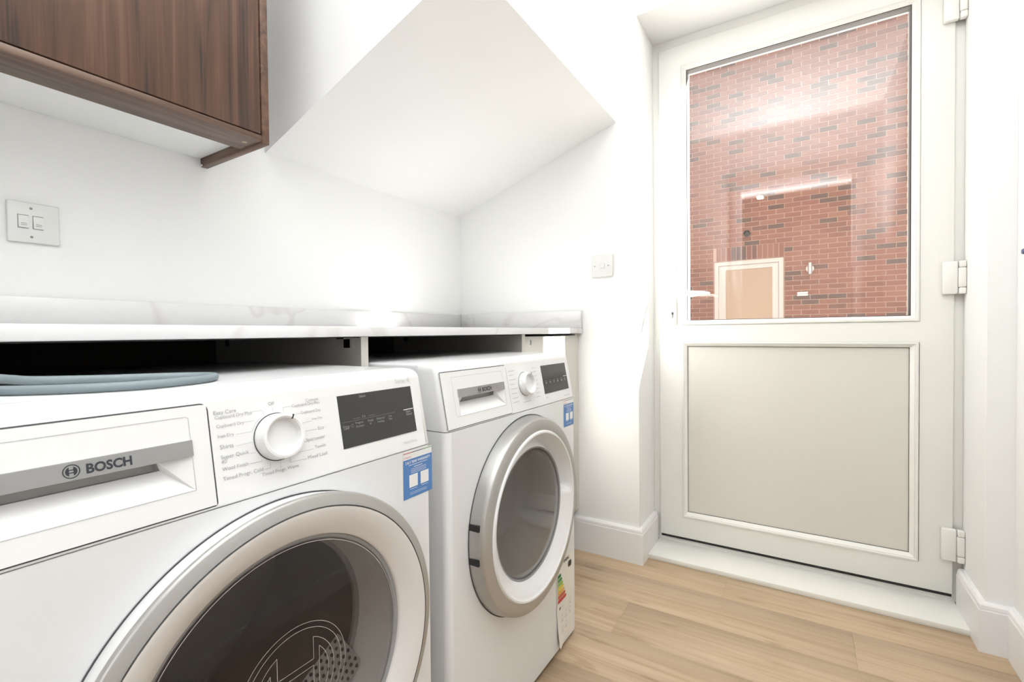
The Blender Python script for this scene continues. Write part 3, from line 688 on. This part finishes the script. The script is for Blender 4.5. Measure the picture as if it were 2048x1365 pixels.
    ix0, ix1, iz0, iz1 = -0.5270, -0.4015, 0.7665, 0.7795      # deep slot
    PL = lambda x, z, d=0.0: (x, fy(z)-0.0012+d, z)
    fc = MB(); X_ = [dx0+0.0012, ox0, ox1, dx1-0.0012]; Z_ = [dz0+0.0008, oz0, oz1, dz1-0.0012]
    for i in range(3):
        for j in range(3):
            if i == 1 and j == 1: continue
            fc.add([PL(X_[i], Z_[j]), PL(X_[i+1], Z_[j]), PL(X_[i+1], Z_[j+1]), PL(X_[i], Z_[j+1])], [(0, 1, 2, 3)])
    # rim down to the panel
    per = [(X_[0], Z_[0]), (X_[1], Z_[0]), (X_[2], Z_[0]), (X_[3], Z_[0]), (X_[3], Z_[1]), (X_[3], Z_[2]), (X_[3], Z_[3]), (X_[2], Z_[3]), (X_[1], Z_[3]), (X_[0], Z_[3]), (X_[0], Z_[2]), (X_[0], Z_[1])]
    fc.grid([[PL(*p) for p in per], [PL(p[0], p[1], 0.010) for p in per]], closed=True)
    dp = 0.016
    O4 = [(ox0, oz0), (ox1, oz0), (ox1, oz1), (ox0, oz1)]; I4 = [(ix0, iz0), (ix1, iz0), (ix1-0.006, iz1), (ix0+0.006, iz1)]
    fc.add([PL(*O4[0]), PL(*O4[1]), PL(*I4[1], dp), PL(*I4[0], dp)], [(0, 1, 2, 3)])
    fc.add([PL(*O4[1]), PL(*O4[2]), PL(*I4[2], dp*0.55), PL(*I4[1], dp)], [(0, 1, 2, 3)])
    fc.add([PL(*O4[3]), PL(*O4[0]), PL(*I4[0], dp), PL(*I4[3], dp*0.55)], [(0, 1, 2, 3)])
    DR = fc.obj('drawer_front' if kind == 'w' else 'water_tank_front', M_plast, A)
    cv = MB()
    bk = [PL(I4[0][0], I4[0][1], dp), PL(I4[1][0], I4[1][1], dp), PL(I4[2][0], 0.781, dp*0.55), PL(I4[3][0], 0.781, dp*0.55)]
    dk = [PL(I4[0][0]+0.002, 0.7655, 0.024), PL(I4[1][0]-0.002, 0.7655, 0.024), PL(I4[1][0]-0.004, 0.792, 0.024), PL(I4[0][0]+0.004, 0.792, 0.024)]
    ft = [PL(I4[0][0], 0.7795, 0.004), PL(I4[1][0], 0.7795, 0.004)]
    cv.add(bk + dk, [(0, 1, 5, 4), (1, 2, 6, 5), (3, 0, 4, 7), (4, 5, 6, 7)])
    cv.add([PL(ox0, 0.7795, 0.001), PL(ox1, 0.7795, 0.001), dk[2], dk[3]], [(0, 1, 2, 3)])
    cv.obj('grip_cavity', M_cavity, DR)
    g2 = MB(); strip(g2, [(-0.5620, 0.7420), (-0.5620, 0.8208), (-0.3785, 0.8208), (-0.3762, 0.8190), (-0.3757, 0.7420), (-0.5620, 0.7420)], 0.0006, lambda x, z: (x, fy(z)-0.0016, z)); g2.obj('fine_outline', M_groove, DR)
    gp = MB(); strip(gp, pts + [pts[0]], 0.0014, lambda x, z: (x, fy(z)-0.0004, z)); gp.obj('drawer_gap', M_line, P_)
    br = MB(); q8 = [(-0.5478, 0.7788), (-0.3752, 0.7788), (-0.3752, 0.7955), (-0.5478, 0.7955)]
    br.add([PL(a_, b_, -0.0022) for a_, b_ in q8] + [PL(a_, b_, 0.003) for a_, b_ in q8], [(0,1,2,3),(7,6,5,4),(0,1,5,4),(1,2,6,5),(2,3,7,6),(3,0,4,7)])
    BR = br.obj('grip_bar', M_bar, DR, label='polished silver bar above the hand grip')
    bt_ = MB(); PB_ = lambda x, z: (x, fy(z)-0.0037, z)
    put_text(bt_, 'BOSCH', -0.4652, 0.7829, PB_, width=0.0350, bold=0.035, cap=0.0083)
    cx, cz, rr = -0.4757, 0.7871, 0.00585
    strip(bt_, arc(cx, cz, rr, 0, 360), 0.0009, PB_)
    for s_ in (-1, 1):
        a = [(cx+s_*p[0], cz+p[1]) for p in [(0.0016, 0.0038)] + [(0.0043*math.cos(t), 0.0043*math.sin(t)) for t in [1.05-2.1*i/10 for i in range(11)]] + [(0.0016, -0.0038)]]
        for i in range(1, len(a)-2): bt_.add([PB_(*a[0]), PB_(*a[i]), PB_(*a[i+1])], [(0, 1, 2)])
        bt_.add([PB_(*a[0]), PB_(*a[-2]), PB_(*a[-1])], [(0, 1, 2)])
    bt_.add([PB_(cx-0.002, cz+0.0008), PB_(cx+0.002, cz+0.0008), PB_(cx+0.002, cz+0.0017), PB_(cx-0.002, cz+0.0017)], [(0, 1, 2, 3)])
    bt_.add([PB_(cx-0.002, cz-0.0017), PB_(cx+0.002, cz-0.0017), PB_(cx+0.002, cz-0.0008), PB_(cx-0.002, cz-0.0008)], [(0, 1, 2, 3)])
    bt_.obj('lettering', M_logo, BR) if False else bt_.obj('bar_lettering', M_logo, DR)
    # ---- programme knob (axis across the leaning fascia)
    kc = (-0.2775, 0.7805); yk = fy(kc[1])
    tilt = math.atan(LEAN)
    kn = MB().lathe([(0.0285, 0.004), (0.0292, -0.001), (0.0290, -0.004), (0.0284, -0.016), (0.0273, -0.0185), (0.0245, -0.0190), (0.0225, -0.0175), (0.0214, -0.0110), (0.0207, -0.0092), (0.0005, -0.0088)], 0, 0, 64).obj('programme_knob', M_plast, A, smooth=True)
    kn.location = (kc[0], yk, kc[1]); kn.rotation_euler = (-tilt, 0, 0)
    MB().lathe([(0.0303, -0.0006), (0.0285, -0.0008), (0.0285, -0.003)], 0, 0, 64).obj('knob_gap', M_line, kn)
    al = math.radians(60 if kind == 'd' else 70)
    nt = MB(); cth, sth = math.cos(al), math.sin(al)
    nw = 0.0007
    q4 = [(cth*0.0225-sth*nw, sth*0.0225+cth*nw), (cth*0.0283-sth*nw, sth*0.0283+cth*nw), (cth*0.0283+sth*nw, sth*0.0283-cth*nw), (cth*0.0225+sth*nw, sth*0.0225-cth*nw)]
    nt.add([(a, -0.0196, b_) for a, b_ in q4] + [(a, -0.012, b_) for a, b_ in q4], [(0,1,2,3),(0,1,5,4),(1,2,6,5),(2,3,7,6),(3,0,4,7)])
    nt.obj('pointer_notch', M_black if kind == 'd' else M_print, kn)
    # ---- display
    ds = MB(); q4 = [(-0.1818, 0.7442), (-0.0322, 0.7442), (-0.0322, 0.8197), (-0.1818, 0.8197)]
    ds.add([(a, fy(b_)-0.0008, b_) for a, b_ in q4] + [(a, fy(b_)+0.002, b_) for a, b_ in q4], [(0,1,2,3),(7,6,5,4),(0,1,5,4),(1,2,6,5),(2,3,7,6),(3,0,4,7)])
    DS = ds.obj('display', M_disp, A)
    PD = lambda x, z: (x, fy(z)-0.0012, z)
    dt = MB()
    if kind == 'd':
        for s_, a, z_, b_ in DTXT: put_text(dt, s_, a, z_, PD, width=b_-a)
        strip(dt, arc(-0.1625, 0.7745, 0.0022, 0, 360, 16), 0.0004, PD)
        strip(dt, [(-0.1789, 0.7810), (-0.0760, 0.7818)], 0.00025, PD); strip(dt, [(-0.159, 0.7839), (-0.1462, 0.7841)], 0.0003, PD); strip(dt, [(-0.131, 0.7843), (-0.1172, 0.7845)], 0.0003, PD)
        put_text(dt, '3 h', -0.1425, 0.7832, PD, width=0.006)
    else:
        for k in range(6):
            xa = -0.172+0.0235*k
            strip(dt, [(xa, 0.7775), (xa+0.012, 0.7775)], 0.0006, PD); strip(dt, [(xa+0.001, 0.7735), (xa+0.011, 0.7735)], 0.0014, PD); strip(dt, [(xa+0.002, 0.7705), (xa+0.010, 0.7705)], 0.0012, PD)
    dt.obj('display_print', M_dtxt, DS)
    dw = MB(); strip(dw, [(-0.0565, 0.7823), (-0.0342, 0.7823)], 0.0011, PD); dw.obj('start_mark', M_dwht, DS)
    # ---- printing round the knob
    pr = MB()
    if kind == 'd':
        for s_, a, z_, b_ in TXT: put_text(pr, s_, a, z_, PLS, width=b_-a, bold=0.0)
        for l in LINES: strip(pr, l, 0.00032, PLS)
        pr.obj('programme_print', M_print, P_)
        p2 = MB(); put_text(p2, 'Serie', -0.0653, 0.8264, PLS, width=0.0205); put_text(p2, '4', -0.0392, 0.8264, PLS, width=0.0062); strip(p2, [(-0.0420, 0.8255), (-0.0420, 0.8325)], 0.0003, PLS)
        put_text(p2, 'Heat Pump', -0.0654, 0.7274, PLS, width=0.0305); p2.obj('model_print', M_print2, P_)
    else:
        for k, z_ in enumerate([0.817, 0.807, 0.796, 0.785, 0.774, 0.763, 0.752, 0.742]):
            wl = [0.028, 0.022, 0.030, 0.020, 0.030, 0.026, 0.028, 0.030][k]
            strip(pr, [(-0.3470, z_), (-0.3470+wl, z_)], 0.0018, PLS); strip(pr, [(-0.3470+wl+0.003, z_), (-0.3150, z_)], 0.0003, PLS)
            wr = [0.020, 0.024, 0.016, 0.022, 0.014, 0.024, 0.020, 0.022][k]
            strip(pr, [(-0.2100-wr, z_), (-0.2100, z_)], 0.0018, PLS)
        strip(pr, [(-0.300, 0.737), (-0.262, 0.737)], 0.0020, PLS); strip(pr, [(-0.178, 0.7345), (-0.170, 0.7345)], 0.0022, PLS)
        pr.obj('programme_print', M_print2, P_)
        p2 = MB(); strip(p2, [(-0.072, 0.7275), (-0.034, 0.7275)], 0.0012, PLS); p2.obj('model_print', M_groove, P_)
    # ---- warranty sticker
    sx0, sx1 = (-0.0702, -0.0012) if kind == 'd' else (-0.0785, -0.0118)
    sw = MB().add([(sx0, -0.0004, 0.6355), (sx1, -0.0004, 0.6355), (sx1, -0.0004, 0.7135), (sx0, -0.0004, 0.7135)], [(0, 1, 2, 3)]).obj('warranty_sticker', M_stw, A)
    sx1b = min(sx1, -0.0012); W_ = sx1-sx0
    PQ = lambda x, z: (x, -0.0007, z); PQ2 = lambda x, z: (x, -0.0010, z)
    MB().add([PQ(sx0, 0.6355), PQ(sx1, 0.6355), PQ(sx1, 0.7008), PQ(sx0, 0.7008)], [(0, 1, 2, 3)]).obj('blue_field', M_blue, sw)
    r1 = MB(); strip(r1, [(sx0, 0.7115), (sx0+W_*0.28, 0.7115)], 0.0011, PQ); put_text(r1, 'BOSCH', sx0+0.006, 0.7030, PQ, width=0.012); strip(r1, arc(sx0+0.003, 0.7045, 0.0013, 0, 360, 12), 0.0004, PQ); r1.obj('red_print', M_red, sw)
    r1 = MB(); strip(r1, [(sx0+W_*0.28, 0.7115), (sx0+W_*0.68, 0.7115)], 0.0011, PQ); r1.obj('dark_stripe', mat('stripe_navy', (0.04, 0.05, 0.14), 0.5), sw)
    r1 = MB(); strip(r1, [(sx0+W_*0.68, 0.7115), (sx1, 0.7115)], 0.0011, PQ); r1.obj('green_stripe', M_green, sw)
    wp = MB(); put_text(wp, '2 & 5 YEAR WARRANTY', sx0+0.0045, 0.6935, PQ2, width=W_-0.009, bold=0.02, cap=0.0042)
    strip(wp, [(sx0+0.012, 0.6905), (sx1-0.012, 0.6905)], 0.0008, PQ2); strip(wp, [(sx0+0.024, 0.6865), (sx1-0.024, 0.6865)], 0.0009, PQ2)
    for z_ in (0.6835, 0.6812, 0.6789, 0.6766): strip(wp, [(sx0+0.017, z_), (sx1-0.015, z_)], 0.0005, PQ2)
    for a in (0.013, 0.040):
        wp.add([PQ2(sx0+a, 0.6530), PQ2(sx0+a+0.020, 0.6530), PQ2(sx0+a+0.020, 0.6740), PQ2(sx0+a, 0.6740)], [(0, 1, 2, 3)])
        strip(wp, [(sx0+a+0.002, 0.6502), (sx0+a+0.018, 0.6502)], 0.0007, PQ2)
    for z_ in (0.6440, 0.6415): strip(wp, [(sx0+0.014, z_), (sx1-0.014, z_)], 0.0005, PQ2)
    wp.obj('white_print', M_stw, sw)
    # ---- door
    cx, cz = DC
    if kind == 'w':
        SD = MB().lathe([(0.2355, 0.001), (0.2350, -0.006), (0.2325, -0.022), (0.2300, -0.0305), (0.2285, -0.0330), (0.2260, -0.0345), (0.2030, -0.0375), (0.2015, -0.0368)], cx, cz, 128).obj('door_ring', M_silver, A, smooth=True, label='silver outer ring of the porthole door')
        # white funnel with a hand pocket on the right and upper side
        N = 144; rows = []
        def pocket(a):
            d = math.degrees(a) % 360
            if d > 180: d -= 360
            lo = min(1, max(0, (d-2)/3.0)); hi = min(1, max(0, (165-d)/110.0))
            return lo*hi
        for s_ in range(9):
            t_ = s_/8.0; row = []
            for i in range(N):
                a = 2*PI*i/N; pk = pocket(a)
                r = 0.1925 + (0.1585-0.1925)*t_
                yb = -0.0375 + 0.020*t_**1.3
                yp = -0.0375 + (0.046*min(1, t_/0.45)**0.7 - (0.026*max(0, (t_-0.45)/0.55)))
                y_ = yb*(1-pk) + yp*pk
                row.append((cx+r*math.cos(a), y_, cz+r*math.sin(a)))
            rows.append(row)
        lip0 = [(cx+0.2015*math.cos(2*PI*i/N), -0.0365, cz+0.2015*math.sin(2*PI*i/N)) for i in range(N)]
        lip1 = [(cx+0.1985*math.cos(2*PI*i/N), -0.0405, cz+0.1985*math.sin(2*PI*i/N)) for i in range(N)]
        lip2 = [(cx+0.1945*math.cos(2*PI*i/N), -0.0405, cz+0.1945*math.sin(2*PI*i/N)) for i in range(N)]
        MB().grid([lip0, lip1, lip2] + rows, closed=True).obj('door_rim', M_plast, A, smooth=True)
        MB().lathe([(0.159, -0.0175), (0.1575, -0.0185), (0.1545, -0.0165), (0.1535, -0.010)], cx, cz, 96).obj('glass_trim', M_rubber, A, smooth=True)
        MB().lathe([(0.1545, -0.012), (0.148, -0.018), (0.125, -0.026), (0.09, -0.031), (0.045, -0.0335), (0.0005, -0.034)], cx, cz, 96).obj('door_glass', M_glassw, A, smooth=True)
        MB().lathe([(0.155, -0.012), (0.150, 0.03), (0.14, 0.075), (0.12, 0.10), (0.0005, 0.115)], cx, cz, 64).obj('bowl', mat('bowl_grey', (0.44, 0.42, 0.40), 0.45, spec=0.4), A, smooth=True)
        for z_ in (0.5095, 0.4395):
            a = math.asin((z_-cz)/0.234)
            a = PI - a
            m_ = MB()
            for yy0, yy1, rr0 in ((-0.0015, -0.0200, 0.0),):
                c0 = (cx+0.2352*math.cos(a), cz+0.2352*math.sin(a))
                m_.box(c0[0]-0.0015, c0[0]+0.004, -0.0245, -0.0005, z_-0.0065, z_+0.0065)
            m_.obj('hinge_slot', M_black, A)
    else:
        MB().lathe([(0.2308, 0.001), (0.2318, -0.006), (0.2345, -0.018), (0.2355, -0.0255)], cx, cz, 160).obj('door_side', M_plast, A, smooth=True)
        MB().lathe([(0.2355, -0.0255), (0.2355, -0.0285), (0.2345, -0.0305), (0.2325, -0.0318), (0.2200, -0.0352), (0.2192, -0.0343)], cx, cz, 160).obj('door_ring', M_silver, A, smooth=True, label='silver outer ring of the porthole door')
        MB().lathe([(0.2190, -0.0340), (0.2178, -0.0358), (0.2140, -0.0358), (0.198, -0.0290), (0.1815, -0.0190), (0.1795, -0.0165), (0.1790, -0.010)], cx, cz, 160).obj('door_rim', mat('rim_pale', (0.74, 0.71, 0.69), 0.35), A, smooth=True)
        MB().lathe([(0.2192, -0.0348), (0.2194, -0.0360), (0.2187, -0.0360), (0.2182, -0.0344)], cx, cz, 160).obj('rim_line', M_line, A)
        MB().lathe([(0.1792, -0.0120), (0.1788, -0.0140), (0.1772, -0.0128), (0.172, -0.0110)], cx, cz, 128).obj('glass_trim', M_rubber, A, smooth=True)
        MB().lathe([(0.1788, -0.0095), (0.172, -0.0125), (0.150, -0.0160), (0.11, -0.0190), (0.06, -0.0208), (0.0005, -0.0212)], cx, cz, 128).obj('door_glass', M_glassd, A, smooth=True)
        # etched emblem on the glass: outline ring and armature
        em = MB()
        def yg(x, z):
            r = math.hypot(x-cx, z-cz)
            tab = [(0, -0.0212), (0.06, -0.0208), (0.11, -0.0190), (0.15, -0.0160), (0.172, -0.0125)]
            for (r0, y0_), (r1, y1_) in zip(tab, tab[1:]):
                if r <= r1: return y0_ + (y1_-y0_)*(r-r0)/(r1-r0)
            return -0.03
        PE = lambda x, z: (x, yg(x, z)-0.0006, z)
        lw = 0.00055
        strip(em, arc(cx, cz, 0.0735, 0, 360, 72), lw, PE); strip(em, arc(cx, cz, 0.0665, 0, 360, 72), lw, PE)
        for s_ in (-1, 1):
            oo = [(0.0245, 0.0490)] + [(0.0550*math.cos(t), 0.0550*math.sin(t)) for t in [1.05-2.1*i/24 for i in range(25)]] + [(0.0245, -0.0490)]
            strip(em, [(cx+s_*a, cz+b_) for a, b_ in oo] + [(cx+s_*0.0245, cz-0.0205)], lw, PE)
            strip(em, [(cx+s_*0.0245, cz+0.0490), (cx+s_*0.0245, cz+0.0205)], lw, PE)
            oo = [(0.0330, 0.0330)] + [(0.0465*math.cos(t), 0.0465*math.sin(t)) for t in [0.72-1.44*i/16 for i in range(17)]] + [(0.0330, -0.0330), (0.0330, 0.0330)]
            strip(em, [(cx+s_*a, cz+b_) for a, b_ in oo], lw, PE)
            strip(em, [(cx+s_*0.0245, cz-0.0120), (cx+s_*0.0245, cz+0.0120)], lw, PE)
        for z_ in (0.0205, 0.0120, -0.0120, -0.0205): strip(em, [(cx-0.0245, cz+z_), (cx+0.0245, cz+z_)], lw, PE)
        strip(em, arc(cx, cz, 0.1710, 0, 360, 120), 0.0008, PE)
        em.obj('etched_emblem', mat('etch', (0.55, 0.52, 0.50), 0.6), A)
        # bowl of the door, tub mouth and drum
        MB().lathe([(0.1785, -0.0095), (0.1740, 0.005), (0.1680, 0.030), (0.1640, 0.060)], cx, cz, 96).obj('inner_rim', M_plast, A, smooth=True)
        MB().lathe([(0.1645, 0.059), (0.185, 0.062), (0.255, 0.066), (0.257, 0.30), (0.245, 0.42), (0.0005, 0.43)], cx, cz+0.0, 64).obj('drum', M_drum, A, smooth=True)
        MB().lathe([(0.1642, 0.058), (0.1590, 0.062), (0.1590, 0.068), (0.1642, 0.070)], cx, cz, 96).obj('tub_seal', M_rubber, A, smooth=True)
        pd = MB()
        pd.tube([(cx-0.20, 0.10, cz+0.02), (cx-0.16, 0.12, cz+0.085), (cx-0.09, 0.13, cz+0.125), (cx-0.02, 0.14, cz+0.135), (cx+0.04, 0.15, cz+0.115)], [0.02, 0.028, 0.030, 0.026, 0.010], 14)
        pd.obj('drum_paddle', M_paddle, A, smooth=True)
        # lint-filter grille at the lower right of the opening
        fl_ = MB(); fl_.add([(cx+0.02, 0.035, cz-0.158), (cx+0.150, 0.035, cz-0.08), (cx+0.135, 0.075, cz-0.04), (cx+0.00, 0.075, cz-0.12)], [(0, 1, 2, 3)])
        G_ = fl_.obj('filter_grille', mat('grille_grey', (0.33, 0.32, 0.31), 0.5), A)
        hl = MB()
        for i in range(15):
            for j in range(7):
                u_, v_ = (i+0.5+(0.5 if j % 2 else 0))/15.5, (j+0.5)/7
                p = Vector((cx+0.02, 0.035, cz-0.158))*(1-u_)*(1-v_) + Vector((cx+0.150, 0.035, cz-0.08))*u_*(1-v_) + Vector((cx+0.135, 0.075, cz-0.04))*u_*v_ + Vector((cx, 0.075, cz-0.12))*(1-u_)*v_
                ex = Vector((0.135, 0, 0.085)).normalized()*0.0028; ey = Vector((-0.02, 0.035, 0.048)).normalized()*0.0028
                nn = ex.cross(ey).normalized()*0.0004
                if nn.y > 0: nn = -nn
                hl.add([p+nn+ex*math.cos(t*PI/3)+ey*math.sin(t*PI/3) for t in range(6)], [(0,1,2,3,4,5)])
        hl.obj('grille_holes', M_hole, G_)
    # dark ring gap between body and door
    MB().lathe([(rh+0.0022, -0.0008), (rh-0.003, -0.0010), (rh-0.004, 0.006)], cx, cz, 128).obj('door_gap', M_line, A)
    return A

DRY = appliance('tumble_dryer', 'white front-loading tumble dryer nearest the camera, grey hose on its top', 'dryer', (0.6242, -0.8615, 0), 'd')
WSH = appliance('washing_machine', 'white front-loading washing machine with an energy label, closer to the back door', 'washing machine', (1.2977, -0.8334, 0), 'w')

# energy label hanging on the washing machine
el = MB(); rows = []
ex0, ex1, ez0, ez1 = -0.1345, -0.0275, 0.026, 0.262
for j in range(13):
    z_ = ez0 + (ez1-ez0)*j/12; row = []
    for i in range(7):
        x_ = ex0 + (ex1-ex0)*i/6
        lift = 0.010*max(0, (0.13-z_)/0.10)**2*max(0, 1-i/3) + 0.0008
        row.append((x_, -lift-0.0004, z_))
    rows.append(row)
EL = el.grid(rows).obj('energy_label', M_label, WSH, smooth=True, label='cream energy label with green to red bars')
cols = [(0.02, 0.22, 0.06), (0.08, 0.33, 0.08), (0.30, 0.50, 0.08), (0.75, 0.62, 0.05), (0.75, 0.40, 0.05), (0.62, 0.12, 0.05), (0.55, 0.05, 0.04)]
for k, c in enumerate(cols):
    zt = 0.2215 - k*0.0118; L = 0.018 + 0.0052*k; x_ = ex0+0.006
    if k == 6: pass
    MB().add([(x_, -0.0022, zt-0.0048), (x_+L, -0.0022, zt-0.0048), (x_+L+0.004, -0.0022, zt), (x_+L, -0.0022, zt+0.0048), (x_, -0.0022, zt+0.0048)], [(0, 1, 2, 3, 4)]).obj('rating_bar', mat('bar_%d' % k, c, 0.6), EL)
pt = MB(); PE2 = lambda x, z: (x, -0.0023, z)
put_text(pt, 'ENERG', ex0+0.045, 0.2480, PE2, width=0.035, bold=0.02)
pt.add([PE2(-0.058, 0.222), PE2(-0.042, 0.222), PE2(-0.038, 0.231), PE2(-0.042, 0.240), PE2(-0.058, 0.240), PE2(-0.062, 0.231)], [(0, 1, 2, 3, 4, 5)])
PE3 = lambda x, z: (x, -0.0014-0.010*max(0, (0.13-z)/0.10)**2*max(0, 1-(x-ex0)/0.0535)-0.0006, z)
put_text(pt, '49', ex0+0.012, 0.1250, PE3, width=0.011, bold=0.03); 
pt.obj('label_print', M_black, EL)
p3 = MB()
put_text(p3, 'kWh', ex0+0.030, 0.1250, PE3, width=0.012)
for cx_, cz_ in ((0.030, 0.098), (0.056, 0.098), (0.083, 0.125), (0.083, 0.098), (0.030, 0.068), (0.056, 0.068)):
    strip(p3, arc(ex0+cx_, cz_, 0.0062, 0, 360, 14), 0.0008, PE3); strip(p3, [(ex0+cx_-0.006, cz_-0.010), (ex0+cx_+0.006, cz_-0.010)], 0.0018, PE3)
p3.obj('pictograms', M_print, EL)

# grey hose lying coiled on the dryer
hs = thing('hose', 'grey rubber hose looped on top of the tumble dryer', 'hose', (0.20, -0.66, 0.8478)); HO = tuple(hs.location)
def smooth_path(P, n=10, closed=False):
    out = []
    m_ = len(P)
    for i in range(m_ if closed else m_-1):
        p0, p1, p2, p3_ = (P[(i-1) % m_] if closed or i > 0 else P[0]), P[i], P[(i+1) % m_], (P[(i+2) % m_] if closed or i+2 < m_ else P[-1])
        for k in range(n):
            t_ = k/n
            out.append(tuple(0.5*((2*p1[c]) + (-p0[c]+p2[c])*t_ + (2*p0[c]-5*p1[c]+4*p2[c]-p3_[c])*t_*t_ + (-p0[c]+3*p1[c]-3*p2[c]+p3_[c])*t_**3) for c in range(3)))
    if not closed: out.append(P[-1])
    return out
rz = 0.0478+0.8
hp_ = [(0.04, -0.50, 0.8535), (0.085, -0.60, 0.8535), (0.125, -0.675, 0.8535), (0.1600, -0.725, 0.8535), (0.200, -0.757, 0.8535), (0.240, -0.770, 0.8535), (0.288, -0.762, 0.8535), (0.322, -0.742, 0.8535), (0.335, -0.715, 0.8535), (0.318, -0.692, 0.8540), (0.280, -0.676, 0.8550), (0.238, -0.662, 0.8560), (0.200, -0.652, 0.8575), (0.165, -0.655, 0.8600), (0.135, -0.668, 0.8650), (0.105, -0.695, 0.8640), (0.07, -0.735, 0.8560), (0.035, -0.775, 0.8535)]
MB(HO).tube(smooth_path(hp_, 8), 0.0052, 14).obj('hose_tube', M_hose, hs, smooth=True)

# ------------------------------------------------------------------ ceiling lights
for k, (x_, y_, z_) in enumerate(((1.35, -1.50, ZC), (-2.46, -0.969, ZC))):  # first lamp is added fill, out of view; second shows in the glass
    o = thing('downlight', ['round recessed downlight in the utility room ceiling near the back door', 'round recessed downlight in the hall ceiling'][k], 'light', (x_, y_, z_), 'recessed ceiling downlights')
    ring = [[(r*math.cos(t_*PI/16), r*math.sin(t_*PI/16), z2) for t_ in range(32)] for r, z2 in ((0.045, 0.0), (0.043, -0.004), (0.036, -0.005), (0.034, -0.002))]
    MB().grid(ring, closed=True).obj('bezel', M_stw, o, smooth=True)
    MB().add([(0.034*math.cos(t_*PI/16), 0.034*math.sin(t_*PI/16), -0.002) for t_ in range(32)], [tuple(range(32))]).obj('lens', M_emit, o)
    l = bpy.data.lights.new('downlight_lamp', 'AREA'); l.shape = 'DISK'; l.size = 0.07 if k else 0.3; l.energy = ROOM_E if k < 1 else 8; l.color = (1.0, 0.965, 0.90)
    lo = bpy.data.objects.new('downlight_lamp', l); COL.objects.link(lo); lo.location = (x_, y_, z_-0.02)
